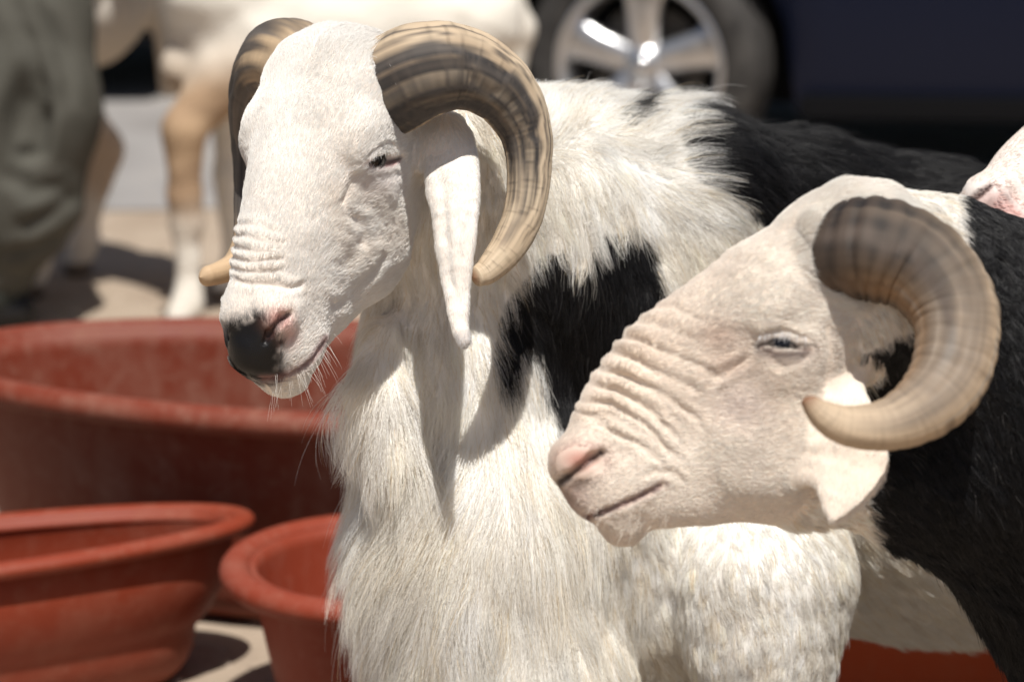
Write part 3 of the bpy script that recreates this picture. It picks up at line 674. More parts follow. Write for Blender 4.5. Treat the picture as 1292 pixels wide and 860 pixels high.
G2 = guide_field([(1060, 640, .85, .5, 14, .3), (1120, 470, .4, .9, 16, .3), (1120, 680, .85, .6, 24, .35), (1200, 650, .5, .9, 26, .35), (1250, 450, .35, .9, 22, .3), (1250, 300, .6, .6, 20, .35), (1160, 255, .9, .05, 16, .45), (1100, 230, .9, -.2, 16, .5), (1040, 240, .6, -.1, 10, .45),
    (1230, 760, .55, .9, 40, .45), (1290, 860, .4, 1, 44, .45), (1180, 730, .8, .6, 34, .45), (1350, 650, .4, .9, 28, .3), (1800, 600, .8, .5, 26, .2), (1400, 1000, 0, 1, 12, .2)])
def face_flow(HD, P):
    """hair on the face lies from the nose back over the cheeks and up to the poll"""
    q = HD.loc(P); w = sstep(20, 170, q[:, 0]); sgn = np.sign(q[:, 1])
    dn = -sstep(40, -60, q[:, 2]); dl = .35*sgn*sstep(60, -20, q[:, 2])
    d = np.stack([-.8-.2*w, dl, .75*dn], 1)
    return d @ HD.B.T
def coat(parent, V, Fq, N, HD, FH, EDs, coatf, G, S, nshort, nlong, seed, label_s='face_fur', label_l='coat_fur', long_rad=.00019):
    r = np.random.default_rng(seed)
    vis, c = seen(V, Fq, N); hd = headdist(FH, EDs, c); u, v, d = uvd(c)
    fq = hd < .007
    dens = vis*fq; P, M, ix = scatter(V, Fq, N, dens, nshort, seed)
    q = HD.loc(P); ear = np.minimum(*[E(P) for E in EDs]) < .008
    T = face_flow(HD, P); T[ear] = np.array([0, 0, -1])
    L = np.full(len(P), 9.5)+3*np.abs(noise3(P*30, 4)); L *= (1-.25*sstep(260, 400, q[:, 0]))*(1+.7*sstep(70, 0, q[:, 0]))*np.where(ear, .9, 1)
    sw = noise3(P*26, 8); N2 = np.cross(M, T); T = T+N2*(sw*.3)[:, None]
    lift = np.full(len(P), .27)+.09*r.normal(size=len(P)); lift[ear] *= .6; lift += .15*sstep(70, 0, q[:, 0])
    uu, vv, dd = uvd(P)
    hb = seg_dist(uu, vv, [(470, 66), (488, 100), (513, 140), (548, 162)] if HD is HD1 else [(1014, 282), (1005, 306), (1012, 332), (1045, 368), (1088, 396)])[0]
    fr = sstep(16, 3, hb)*(~ear); L *= 1+1.7*fr; lift += .55*fr                    # longer hair round the horn base
    T = T*(1-fr[:, None])+(RIGHT*.9-DOWN*.1+r.normal(0, .25, (len(P), 3)))*fr[:, None]
    col = vary(coatf(P, np.zeros(len(P))), r, .07)
    keep = ~((HD is HD1) & (in_poly(uu, vv, PAD1) < -3))
    keep &= seg_dist(uu, vv, SLIT1 if HD is HD1 else SLIT2)[0] > (4.0 if HD is HD1 else 5.0)
    keep &= ~((HD is HD2) & ((((uu-730)/30)**2+((vv-585)/20)**2) < 1))
    P, M, T, L, lift, col = [x[keep] for x in (P, M, T, L, lift, col)]
    fur(label_s, parent, P, M, T, L*S, lift, col, .00017, 5, seed=seed, nj=.12)
    g = G(u, v)
    dens = vis*(~fq)*np.clip(40/np.clip(g[:, 2], 18, 100), .55, 1.6)
    P, M, ix = scatter(V, Fq, N, dens, nlong, seed+1); uu, vv, dd = uvd(P); g = G(uu, vv)
    T = g[:, :1]*RIGHT+g[:, 1:2]*DOWN
    sw = noise3(P*16, 9); T = T+np.cross(M, T)*(sw*.35)[:, None]
    L = g[:, 2]*S*(1+.28*r.normal(size=len(P))).clip(.35, 1.7)*(1+.25*noise3(P*30, 3)); lift = g[:, 3]+.12*r.normal(size=len(P))
    col = vary(coatf(P, np.full(len(P), 1.0)), r, .07)
    dk = col[:, 0] < .1; col[dk] *= np.exp(r.normal(0, .5, dk.sum()))[:, None]; gy = dk & (r.uniform(size=len(P)) < .02); col[gy] = np.array([.10, .095, .095])
    warm = (r.uniform(size=len(P)) < .06) & (col[:, 0] > .4); col[warm] *= np.array([.80, .68, .50])
    fur(label_l, parent, P, M, T, L, lift, col, long_rad, 8, clump=42, grav=.35, wave=.16, seed=seed+2, nj=.22)

def eyeball(parent, p, outward, r, iris_col, S, mirror_HD):
    for k in (0, 1):
        c = p-outward*(r-.0004)
        o_ = outward
        if k: c = mirror(c[None], mirror_HD)[0]; o_ = outward-2*(outward @ mirror_HD.B[:, 1])*mirror_HD.B[:, 1]
        bm = bmesh.new(); bmesh.ops.create_uvsphere(bm, u_segments=32, v_segments=20, radius=r)
        V = np.array([x.co for x in bm.verts]); Fc = [[x.index for x in f.verts] for f in bm.faces]; bm.free()
        z = Vector(o_).to_track_quat('Z', 'Y').to_matrix(); V = V @ np.array(z).T
        ang = np.arccos(np.clip(V @ o_/r, -1, 1))
        x = V @ np.array(z)[:, 0]; y = V @ np.array(z)[:, 1]
        col = np.where((ang < 1.35)[:, None], np.array(iris_col), np.array([.55, .48, .44])); col = np.where(((np.abs(x)/r < .42) & (np.abs(y)/r < .22) & (ang < 1))[:, None], np.array([.006, .006, .008]), col)
        me = bpy.data.meshes.new('eye'); me.from_pydata((V+c-origin(parent)).tolist(), [], Fc)
        for p_ in me.polygons: p_.use_smooth = True
        at = me.attributes.new('col', 'FLOAT_COLOR', 'POINT'); at.data.foreach_set('color', np.c_[col, np.ones(len(V))].astype(np.float32).ravel())
        me.materials.append(EYE); link(bpy.data.objects.new('eye', me), parent)
EYE = attr_mat('eye', .22, .45)
def hooves(parent, feet):
    for p in feet:
        f = Field(); p = np.array(p)
        for s in (-1, 1): f.add(chain([p+[-.02, s*.018, .045], p+[-.045, s*.02, .014]], [.026, .022]), .006)
        f.sub(Ell(p+[0, 0, -.5], (1, 1, .5)), .002)
        V, Fq = surface(f, p-.12, p+.12, .006, 1, 1); mesh_np('hoof', V, Fq, HOOF, parent)
HOOF = mat('hoof', (.07, .06, .05), .6)

def strands(name, parent, lines, col, rad):
    """a few single hairs given as world polylines (whiskers, lashes)"""
    hc = bpy.data.hair_curves.new(name); k = len(lines[0]); hc.add_curves([k]*len(lines)); P = np.array(lines)-origin(parent)
    hc.attributes['position'].data.foreach_set('vector', P.astype(np.float32).ravel())
    hc.attributes.new('radius', 'FLOAT', 'POINT').data.foreach_set('value', np.tile(rad*(1-.8*np.linspace(0, 1, k)), len(lines)).astype(np.float32))
    hc.attributes.new('col', 'FLOAT_COLOR', 'CURVE').data.foreach_set('color', np.tile(np.array([*col, 1], np.float32), len(lines)))
    hc.materials.append(FUR); o = link(bpy.data.objects.new(name, hc), parent); o['kind'] = 'stuff'; return o

def rough1(P):
    u, v, d = uvd(P); return .62-.22*sstep(4, -6, in_poly(u, v, PAD1))*(d < 3.12)-.25*np.exp(-(((u-484)/24)**2+((v-206)/10)**2))
def rough2(P):
    u, v, d = uvd(P); return .62-.25*np.exp(-(((u-732)/28)**2+((v-588)/20)**2))-.25*np.exp(-(((u-988)/36)**2+((v-437)/12)**2))
ram1 = thing('ram', 'white ram with a black nose and swept-back horns, head turned three-quarter to the viewer', 'ram', (*pt(900, 600, 3.4)[:2], 0))
mesh_np('body', V1, F1, SKIN, ram1, cols={'col': coat1(V1, HDIST1)*np.where(HDIST1 < .012, np.array([[.90], [.83], [.77]]), 1.0).T, 'rgh': rough1(V1)})
horn(ram1, HP1, S1, colour1, 15, 3, 1, .010, .05); horn(ram1, HP1F, S1, colour1_far, 15, 3, 1, .010, .05)
nrm1 = -vdir(.30, .1, 1); nrm1 = -vdir(-.35, -.05, 1)
eyeball(ram1, E1, NE1, .0190, (.022, .014, .010), S1, HD1)
coat(ram1, V1, F1, N1, HD1, FH1, (ED1, ED1f), coat1, G1, S1, 170000, 230000, 31)
print('fur1', time.time()-T0)
ram2 = thing('ram', 'ram seen in profile with a wrinkled cream face, pink nose, curled horn and black neck', 'ram', (*pt(1500, 700, 3.0)[:2], 0))
mesh_np('body', V2, F2, SKIN, ram2, cols={'col': coat2(V2, HDIST2)*np.where(HDIST2 < .012, np.array([[.90], [.83], [.76]]), 1.0).T, 'rgh': rough2(V2)})
horn(ram2, HP2, S2, colour2, 30, 8, 1, .020, .012)
HP2F = []
for u, v, d, r_ in HP2:
    q = mirror(pt(u, v, d)[None], HD2); a, b, c = uvd(q); HP2F.append((a[0], b[0], c[0], r_))
horn(ram2, HP2F, S2, colour2, 30, 8, -1, .020, .012)
eyeball(ram2, E2, NE2, .0190, (.10, .085, .075), S2, HD2)
coat(ram2, V2, F2, N2, HD2, FH2, (ED2, ED2), coat2, G2, S2, 120000, 90000, 41, long_rad=.00027)
print('fur2', time.time()-T0)
# whiskers and lashes
def hairline(p, d0, L, bend, k=6):
    out = [p]; d = np.array(d0, float)
    for i in range(k-1):
        d = d+np.array(bend)*(1.0/(k-1)); out.append(out[-1]+d/np.linalg.norm(d)*L/(k-1))
    return out
r_ = np.random.default_rng(5); W = []
for i in range(46):
    x = r_.uniform(346, 420); y = np.interp(x, [305, 330, 360, 390, 420], [462, 484, 488, 470, 430])-r_.uniform(0, 16)
    W.append(hairline(on_surface(f1, x, y, 2.7, 3.4) if f1(np.array([pt(x, y, 3.05)]))[0] < .2 else pt(x, y, 3), vdir((x-350)/70+r_.normal(0, .2), .9, -.5), r_.uniform(.012, .045), vdir(0, 1, 0)*.5))
strands('whisker', ram1, W, (.78, .74, .68), .00016)
W = []
for i in range(40):
    x = r_.uniform(722, 850); y = np.interp(x, [722, 745, 780, 820, 850], [650, 668, 676, 664, 655])-r_.uniform(2, 34)
    W.append(hairline(on_surface(f2, x, y, 2.45, 3.1), vdir(-.4+r_.normal(0, .3), .7, -.6), r_.uniform(.008, .030), vdir(0, .8, 0)*.5))
strands('whisker', ram2, W, (.74, .68, .60), .00016)
L_ = []
for i in range(60):
    t = r_.uniform(0, 1); x = 466+38*t; y = 201-8*math.sin(t*2.6)+r_.normal(0, .8)
    L_.append(hairline(on_surface(f1, x, y-6, 2.8, 3.2), vdir(-.1+.35*t+r_.normal(0, .15), .8, -.55), r_.uniform(.006, .012), vdir(.2, .6, 0)*.6))
strands('eyelash', ram1, L_, (.72, .70, .68), .00020)
L_ = []
for i in range(70):
    t = r_.uniform(0, 1); x = 958+60*t; y = 429-5*math.sin(t*3)+4*t+r_.normal(0, .8)
    L_.append(hairline(on_surface(f2, x, y-7, 2.45, 3.0), vdir(-.25+.2*t+r_.normal(0, .15), .75, -.6), r_.uniform(.005, .011), vdir(-.1, .6, 0)*.6))
strands('eyelash', ram2, L_, (.74, .73, .74), .00022)
# ------------------------------------------------------------------ the setting: dirt yard and a dusty road behind it
def sheet(name, pts, z, m):
    me = bpy.data.meshes.new(name); me.from_pydata([(x, y, z) for x, y in pts], [], [list(range(len(pts)))]); me.materials.append(m)
    o = link(bpy.data.objects.new(name, me)); o['kind'] = 'structure'; return o
DIRT = noisy_mat('dirt', [(.25, (.25, .19, .14)), (.5, (.35, .28, .215)), (.75, (.43, .355, .285))], 2.2, .95, .1, 9, .6, .02, bscale=26)
ROAD = noisy_mat('road', [(.3, (.20, .185, .175)), (.55, (.27, .255, .245)), (.8, (.34, .31, .28))], 1.6, .9, .2, 9, .5, .01, bscale=60)
sheet('ground', [(-900, -900), (900, -900), (900, 900), (-900, 900)], 0, DIRT)
edge = []
r_ = np.random.default_rng(3)
for i in range(61):
    x = -30+i; edge.append((x, 7.75+.18*math.sin(i*1.7)+r_.normal(0, .08)+.05*x*.3))
sheet('road', edge+[(30, 15.5), (-30, 15.5)], .004, ROAD)
# small stones on the dirt
V, Fq = [], []
for i in range(2200):
    d = r_.uniform(3.3, 8.5); x = r_.uniform(-.24, .24)*d; s = r_.uniform(.004, .016)*(1.5 if r_.uniform() < .1 else 1)
    b = len(V); y = d
    for k in range(5):
        a = k*1.2566+r_.uniform(-.2, .2); V.append((x+s*math.cos(a)*r_.uniform(.7, 1.2), y+s*math.sin(a)*r_.uniform(.7, 1.2), -.001))
    V.append((x+r_.uniform(-.3, .3)*s, y, s*r_.uniform(.4, .8)))
    Fq += [(b+k, b+(k+1) % 5, b+5) for k in range(5)]
STONE = noisy_mat('stone', [(.3, (.22, .17, .13)), (.7, (.48, .40, .33))], 9, .9, .1)
me = bpy.data.meshes.new('gravel'); me.from_pydata(V, [], Fq); me.materials.append(STONE); g = link(bpy.data.objects.new('gravel', me)); g['kind'] = 'stuff'
g['label'] = 'scattered small stones on the dirt'

# ------------------------------------------------------------------ red plastic tubs
def plastic(name, base, dust, amt):
    m = mat(name, base, .42, .22); tc = nd(m, 'ShaderNodeTexCoord')
    n1 = nd(m, 'ShaderNodeTexNoise', Scale=5.0, Detail=8.0, Roughness=.68); n2 = nd(m, 'ShaderNodeTexNoise', Scale=38.0, Detail=5.0, Roughness=.7)
    mp = nd(m, 'ShaderNodeMapping'); mp.inputs['Scale'].default_value = (26, 26, 2.2); n3 = nd(m, 'ShaderNodeTexNoise', Scale=1.0, Detail=4.0)
    for n in (n1, n2): wire(m, tc.outputs['Object'], n.inputs[0])
    wire(m, tc.outputs['Object'], mp.inputs[0]); wire(m, mp.outputs[0], n3.inputs[0])
    r1 = nd(m, 'ShaderNodeMapRange'); r1.inputs[1].default_value = .46; r1.inputs[2].default_value = .72; wire(m, n1.outputs[0], r1.inputs[0])
    r2 = nd(m, 'ShaderNodeMapRange'); r2.inputs[1].default_value = .5; r2.inputs[2].default_value = .75; wire(m, n2.outputs[0], r2.inputs[0])
    r3 = nd(m, 'ShaderNodeMapRange'); r3.inputs[1].default_value = .5; r3.inputs[2].default_value = .8; wire(m, n3.outputs[0], r3.inputs[0])
    ad = nd(m, 'ShaderNodeMath', operation='ADD'); wire(m, r1.outputs[0], ad.inputs[0]); wire(m, r2.outputs[0], ad.inputs[1])
    a2_ = nd(m, 'ShaderNodeMath', operation='MULTIPLY_ADD'); wire(m, r3.outputs[0], a2_.inputs[0]); a2_.inputs[1].default_value = .6; wire(m, ad.outputs[0], a2_.inputs[2])
    ml = nd(m, 'ShaderNodeMath', operation='MULTIPLY', use_clamp=True); wire(m, a2_.outputs[0], ml.inputs[0]); ml.inputs[1].default_value = amt
    mx = nd(m, 'ShaderNodeMix', data_type='RGBA'); mx.inputs[6].default_value = (*base, 1); mx.inputs[7].default_value = (*dust, 1)
    wire(m, ml.outputs[0], mx.inputs[0]); wire(m, mx.outputs[2], bsdf(m).inputs['Base Color'])
    ro = nd(m, 'ShaderNodeMapRange'); ro.inputs[3].default_value = .50; ro.inputs[4].default_value = .9; wire(m, ml.outputs[0], ro.inputs[0]); wire(m, ro.outputs[0], bsdf(m).inputs['Roughness'])
    bp = nd(m, 'ShaderNodeBump', Strength=.25, Distance=.003); wire(m, n2.outputs[0], bp.inputs['Height']); wire(m, bp.outputs[0], bsdf(m).inputs['Normal'])
    return m
def lathe(name, prof, a, b, m, parent, n=112, wob=.0, seed=0):
    th = np.linspace(0, 2*np.pi, n, endpoint=False); V = []
    for k, (off, z, fr) in enumerate(prof):                        # fr: fraction of the axes, off: outward offset in metres
        w = 1+wob*np.sin(3*th+seed)+wob*.6*np.sin(5*th+seed*2)
        zz = z+wob*.12*np.sin(2*th+seed)*(z > .05)
        V.append(np.stack([(a*fr+off)*np.cos(th)*w, (b*fr+off)*np.sin(th)*w, zz+0*th], 1))
    V = np.concatenate(V); i = np.arange(len(prof)*n).reshape(-1, n)
    q = np.stack([i[:-1], np.roll(i[:-1], -1, 1), np.roll(i[1:], -1, 1), i[1:]], -1).reshape(-1, 4)
    me = bpy.data.meshes.new(name); me.from_pydata(V.tolist(), [], q.tolist()); me.materials.append(m)
    for p in me.polygons: p.use_smooth = True
    return link(bpy.data.objects.new(name, me), parent)
def tub(name, label, cat, loc, a, b, h, foot, m, yaw=0, tilt=0, rim_w=.03, rim_h=.03, bulge=.0, group='red plastic tubs', wob=.006, seed=0, rounded=.06):
    t = thing(name, label, cat, loc, group); t.rotation_euler = (tilt, 0, yaw)
    th_ = .006; prof = [(0, .004, .02)]
    for k in range(9):
        x = k/8*math.pi/2; prof.append((-rounded*(1-math.sin(x)), .004+rounded*(1-math.cos(x)), foot))
    for k in range(1, 11):
        x = k/10; prof.append((bulge*math.sin(x*math.pi), rounded+(h-rounded)*x, foot+(1-foot)*x**.9))
    inner = [(o-th_*1.4, max(z, .012), f) for o, z, f in prof[::-1]]
    lathe('wall', prof+inner, a, b, m, t, wob=wob, seed=seed)
    rp = []
    for k in range(13):                                            # rolled rim hanging over the outside
        x = -math.pi*.30+k/12*math.pi*1.30; rp.append((rim_w*.5+rim_w*.55*math.cos(x), h-rim_h*.25+rim_h*.5*math.sin(x), 1))
    rp = [(.002, h-rim_h*.7, 1)]+rp+[(-th_*1.3, h-.004, 1), (-th_*1.3, h-rim_h*.6, 1)]
    lathe('rim', rp, a, b, m, t, wob=wob, seed=seed)
    return t
P_BIG = plastic('big_tub_plastic', (.165, .032, .016), (.27, .14, .10), .5)
P_WASH = plastic('wash_tub_plastic', (.215, .036, .016), (.31, .14, .095), .28)
P_BUCK = plastic('bucket_plastic', (.22, .038, .018), (.31, .14, .10), .28)
P_ORNG = plastic('low_tub_plastic', (.55, .10, .038), (.55, .24, .15), .12)  # brighter base stands in for sunlight that the ram's shade keeps off it
def gp(u, d, z=0):                                                 # point at height z under photo column u, depth d
    y = (CAMH-z)
    for _ in range(20): pass
    Y = (d+(0-0)); # depth d along the view axis -> world y
    wy = (d-sp*(CAMH-z))/cp
    return ((u-646)*d/FPX, wy, z)
tub('trough', 'large dull red oval tub at the back, its far side ending behind the standing ram', 'tub', gp(440, 4.66), .66, .28, .365, .88, P_BIG, math.radians(-11), 0, .045, .045, .0, seed=1)
tub('wash_tub', 'red basin with a wide lip in the near left corner, cut by the left edge', 'tub', gp(-72, 4.12, -.012), .44, .15, .25, .86, P_WASH, math.radians(22), math.radians(-5), .034, .026, .02, seed=2, rounded=.09)
tub('bucket', 'round red bucket half hidden behind the shaggy chest of the ram', 'bucket', gp(480, 4.07), .182, .182, .24, .80, P_BUCK, 0, 0, .040, .038, 0, seed=3, wob=.0015)
tub('feed_tub', 'orange red tub seen through the gap under the belly of the standing ram', 'tub', gp(1140, 4.03), .22, .15, .20, .84, P_ORNG, .2, 0, .006, .012, 0, seed=4)

# ------------------------------------------------------------------ sheep in the background
WOOL = attr_mat('short_wool', .85, .15, .5, 160, .006)
def turned(p, a):
    x, y, z = p; c, s_ = math.cos(a), math.sin(a); return (.36+(x-.36)*c-y*s_, (x-.36)*s_+y*c, z)
def sheep_field(step=0.0, hstep=0.0, turn=0.0):
    f = Field(); TN = lambda *ps: [turned(p, turn) for p in ps]
    f.add(chain([(-.36, 0, .72), (0, 0, .70), (.26, 0, .73)], [.20, .205, .19]), .05)
    f.add(chain([(.32, 0, .72), (.43, 0, .64)], [.15, .06]), .05)
    f.add(chain(TN((.34, 0, .84), (.52, 0, 1.0), (.62, 0, 1.12)), [.15, .11, .085]), .06)
    f.add(chain(TN((.64, 0, 1.15), (.76, 0, 1.06), (.86, 0, .95), (.89, 0, .92)), [.085, .075, .05, .042]), .03)
    for s in (-1, 1):
        x = .32+(step if s > 0 else -.08); hx = hstep if s > 0 else 0
        f.add(chain([(.30, s*.10, .70), (x, s*.105, .50), (x+.005, s*.105, .33), (x, s*.105, .27), (x, s*.105, .10), (x+.005, s*.105, .06), (x+.03, s*.105, .025)], [.11, .050, .038, .036, .026, .033, .036]), .03)
        f.add(chain([(-.34, s*.11, .70), (-.28+hx, s*.12, .50), (-.42+hx, s*.12, .31), (-.40+hx, s*.12, .24), (-.37+hx, s*.12, .09), (-.35+hx, s*.12, .025)], [.16, .095, .045, .036, .027, .036]), .04)
        f.add(Ribbon(TN((.62, s*.08, 1.15), (.60, s*.13, 1.08), (.62, s*.15, .97), (.63, s*.15, .90)), [.02, .036, .032, .012], [.014, .012, .010, .008], (math.cos(turn), math.sin(turn), .2)), .012)
    f.add(chain([(-.54, 0, .82), (-.60, 0, .66), (-.59, 0, .48)], [.05, .045, .025]), .04)
    return f
def far_sheep(label, origin_, yaw, scale, paintf, step, hstep, turn=0.0):
    t = thing('sheep', label, 'sheep', origin_, None); t.rotation_euler = (0, 0, yaw); t.scale = (scale,)*3
    f = sheep_field(step, hstep, turn); V, Fq = surface(f, (-.75, -.7, -.05), (1.1, .8, 1.4), .011, 3, 2)
    if np.sum(vnormals(V, Fq)*grad(f, V)) < 0: Fq = Fq[:, ::-1]
    V += vnormals(V, Fq)*(noise3(V*22, 4)*.004)[:, None]
    me_o = mesh_np('body', V, Fq, WOOL, None, cols={'col': np.clip(paintf(V), .01, .9)}); me_o.parent = t
    for s in (-1, 1):
        bm = bmesh.new(); bmesh.ops.create_icosphere(bm, subdivisions=2, radius=.013); me = bpy.data.meshes.new('eye'); bm.to_mesh(me); bm.free()
        me.materials.append(HOOF); e = link(bpy.data.objects.new('eye', me), t); e.location = turned((.715, s*.066, 1.115), turn)
    return t
def paintA(V):
    n = noise3(V*9, 2); c = np.array([.80, .75, .66])*np.ones((len(V), 1)); z = V[:, 2]
    k = sstep(.16, .36, z+.07*n)*(1-sstep(.58, .80, z+.08*n))*sstep(.26, .36, V[:, 0]+.02*n)*(V[:, 1] > -.02)
    c = paint(c, k*.95, (.33, .21, .12)); c = paint(c, k*sstep(.2, .7, n)*.5, (.52, .36, .22))
    return paint(c, sstep(.04, .03, z), (.16, .12, .09))
def paintB(V):
    n = noise3(V*11, 6); c = np.array([.78, .72, .64])*np.ones((len(V), 1)); z = V[:, 2]
    k = sstep(.18, .26, z+.05*n)*(1-sstep(.36, .46, z+.06*n))*(V[:, 0] < 0)
    return paint(paint(c, k*.6, (.42, .27, .16)), sstep(.04, .03, z), (.16, .12, .09))
x, y, z = gp(240, 6.45); far_sheep('white sheep with one brown foreleg standing behind the black-nosed ram', (x+.303, y+.346, 0), math.pi+.64, .90, paintA, .18, .05, math.radians(-68))
x, y, z = gp(112, 6.75); far_sheep('pale sheep whose hind legs show behind the olive trousers', (x-.40, y+.10, 0), math.pi+.1, 1.0, paintB, .1, .10)
# the third animal at the right edge: muzzle over the backs
a3 = vdir(-.82, .56, -.12); n3_ = vdir(-.56, -.82); n3_ -= (n3_ @ a3)*a3; n3_ /= np.linalg.norm(n3_)
B3 = np.stack([a3, np.cross(n3_, a3), n3_], 1)
HD3 = Head(pt(1560, 30, 3.22), B3, 1/1330, HD2.a, HD2.top*.9, HD2.bot*.72, HD2.wid*.95, 2.3)
f3 = Field(); f3.add(HD3, 0); h3 = HD3.at
for sg in (1, -1):
    f3.add(eb(HD3, 160, sg*66, -60, (46, 22, 30)), .022); f3.add(eb(HD3, 462, sg*28, 0, (28, 20, 20)), .018); f3.add(eb(HD3, 455, sg*30, -62, (50, 22, 30)), .02)
f3.add(eb(HD3, 478, 0, -4, (26, 34, 34)), .02); f3.add(eb(HD3, 490, 0, -84, (26, 34, 28)), .012)
f3.add(chain([h3(20, 0, -60), pt(1700, -40, 3.6), pt(1950, 220, 4.4)], [.06, .10, .17]), .05)
f3.add(chain([pt(1950, 300, 4.5), pt(2600, 300, 4.7)], [.21, .22]), .06)
for u_, dd in ((1960, -.1), (1980, .12), (2600, -.1), (2580, .12)):
    p = pt(u_, 450, 4.58+dd); f3.add(chain([p, (p[0], p[1], .30), (p[0]+.01, p[1], .03)], [.09, .045, .034]), .04)
for sg in (1, -1): f3.add(Ribbon([h3(110, sg*72, -110), h3(150, sg*110, -140), h3(230, sg*125, -170), h3(300, sg*125, -190)], [.02, .035, .03, .01], [.014, .01, .008, .006], HD3.B[:, 0]*.3+HD3.B[:, 2]), .012)
for c in groove(f3, [(1248, 236), (1236, 246), (1226, 254)], [.004]*3, 1, 2.9, 3.6, 1/1400, .003)[:1]: f3.sub(c, .003)
lo3 = (HD3.O[0]-.6, HD3.O[1]-.5, -.02)
V3, F3 = surface(f3, lo3, (2.9, 5.4, 1.45), .009)
q = HD3.loc(V3[F3].mean(1)); V3, F3 = refine(f3, V3, F3, (q[:, 0] > 200) & (q[:, 0] < 620) & (np.abs(q[:, 1]) < 160) & (q[:, 2] > -300) & (q[:, 2] < 200))
N3 = vnormals(V3, F3)
if np.sum(N3*grad(f3, V3)) < 0: F3 = F3[:, ::-1]; N3 = -N3
def coat3(P):
    u, v, d = uvd(P); n = noise3(P*38, 41); nf = noise3(P*120, 42); q = HD3.loc(P)
    c = np.array([.84, .76, .70])*(1+.05*n[:, None])
    pk = sstep(430, 475, q[:, 0]+10*n)*sstep(30, -25, q[:, 2]+8*n); c = paint(c, pk*.75, (.72, .42, .38))
    m, t, s_ = seg_dist(u, v, [(1248, 236), (1236, 246), (1226, 254)]); c = paint(c, np.exp(-(m/4)**2)*(d < 3.4)*.8, (.12, .05, .045))
    return c
crs = crease(V3, N3, [([(1266, 215), (1281, 245), (1306, 275)], 2.5, 6, .8), ([(1254, 222), (1266, 252), (1296, 285)], 2.2, 5, .8), ([(1280, 205), (1296, 232), (1326, 260)], 2.5, 7, .8)], 1/1300, HD3(V3) < .012)
V3 = V3+N3*crs[:, None]
sheep3 = thing('sheep', 'pink-nosed pale muzzle leaning in at the right edge above the black backs', 'sheep', (1.9, 4.6, 0))
mesh_np('body', V3, F3, SKIN, sheep3, cols={'col': np.clip(coat3(V3), .01, .9), 'rgh': np.full(len(V3), .55)})
cq = V3[F3].mean(1); u, v, d = uvd(cq); dens = ((HD3(cq) < .01) & (u < 1330)).astype(float)
P, M, ix = scatter(V3, F3, N3, dens, 9000, 77); r_ = np.random.default_rng(12)
T = -np.repeat(HD3.B[:, 0][None], len(P), 0)-.4*HD3.B[:, 2]
fur('face_fur', sheep3, P, M, T, np.full(len(P), .006), np.full(len(P), .45), vary(coat3(P), r_, .08), .00022, 4, seed=9)

# ------------------------------------------------------------------ person at the left edge: baggy olive trousers
CLOTH = noisy_mat('olive_cloth', [(.3, (.072, .069, .057)), (.7, (.098, .093, .078))], 14, .92, .1, 6, .4, .004, bscale=260)
CUFF = mat('dark_cuff_cloth', (.045, .048, .042), .95, .1); SKINP = mat('person_skin', (.10, .055, .035), .55, .3); SHOE = mat('shoe_leather', (.012, .011, .011), .5, .3)
SHIRT = noisy_mat('shirt_cloth', [(.3, (.30, .29, .27)), (.7, (.36, .35, .33))], 14, .9, .1); HAIR = mat('hair', (.012, .010, .009), .8, .2)
DP = 6.40
def q_(u, v, dd=0): return pt(u, v, DP+dd)
ppl = thing('person', 'person in baggy olive trousers and black shoes standing at the left edge of the yard', 'person', gp(-60, DP))
legs = [([q_(0, -60, 0), q_(4, 150, -.02), q_(-8, 330, .02), q_(-8, 388, .02)], [.10, .075, .05, .042]), ([q_(-118, -60, .05), q_(-124, 150, .02), q_(-130, 330, .05), q_(-130, 388, .05)], [.10, .075, .05, .042])]
fb = Field()
for p, r in legs: fb.add(chain(p, r), .04)
fb.add(chain([q_(-60, -80, .03), q_(-60, -200, .03), q_(-62, -330, .03)], [.14, .14, .16]), .06)
fb.add(chain([q_(-125, -345, .03), q_(-60, -352, .03), q_(5, -345, .03)], [.07, .09, .07]), .05)
fb.add(chain([q_(-62, -350, .02), q_(-66, -420, .0)], [.06, .055]), .03)
fb.add(Ell(q_(-70, -480, -.01), [.082, .10, .118]), .03)
fb.add(Ell(q_(-112, -470, -.01), [.02, .018, .028]), .012)          # nose, facing left
fb.add(Ell(q_(-98, -440, -.01), [.035, .04, .022]), .012)
for sg in (-1, 1):
    sx = -60+sg*78; fb.add(chain([q_(sx, -340, .03), q_(sx+sg*18, -225, .05), q_(sx+sg*30, -165, .07)], [.055, .045, .034]), .03)
    hp = q_(sx+sg*31, -160, .07); fb.add(Ell(hp+np.array([0, 0, -.05]), [.022, .04, .05]), .015)
    for k in range(4): fb.add(Cap(hp+np.array([0, -.03+.02*k, -.08]), hp+np.array([-.01, -.028+.018*k, -.155+.012*abs(k-1.4)]), .011, .008), .006)
    fb.add(Cap(hp+np.array([-.02, -.03, -.05]), hp+np.array([-.045, -.05, -.10]), .012, .009), .008)
Vp, Fp = surface(fb, hp*0+[-1.9, 5.6, -.03], [-.5, 7.2, 1.95], .011)
if np.sum(vnormals(Vp, Fp)*grad(fb, Vp)) < 0: Fp = Fp[:, ::-1]
mesh_np('body', Vp, Fp, SKINP, ppl)
ft = Field()
for k, p0 in enumerate((0, -122)):
    ft.add(chain([q_(14+p0, -90, .02), q_(20+p0, 20, .0), q_(24+p0, 140, -.02), q_(18+p0, 250, .0), q_(-2+p0, 335, .02)], [.15, .165, .178, .145, .085]), .05)
ft.add(chain([q_(-60, -60, .03), q_(-60, -150, .03)], [.17, .155]), .06)
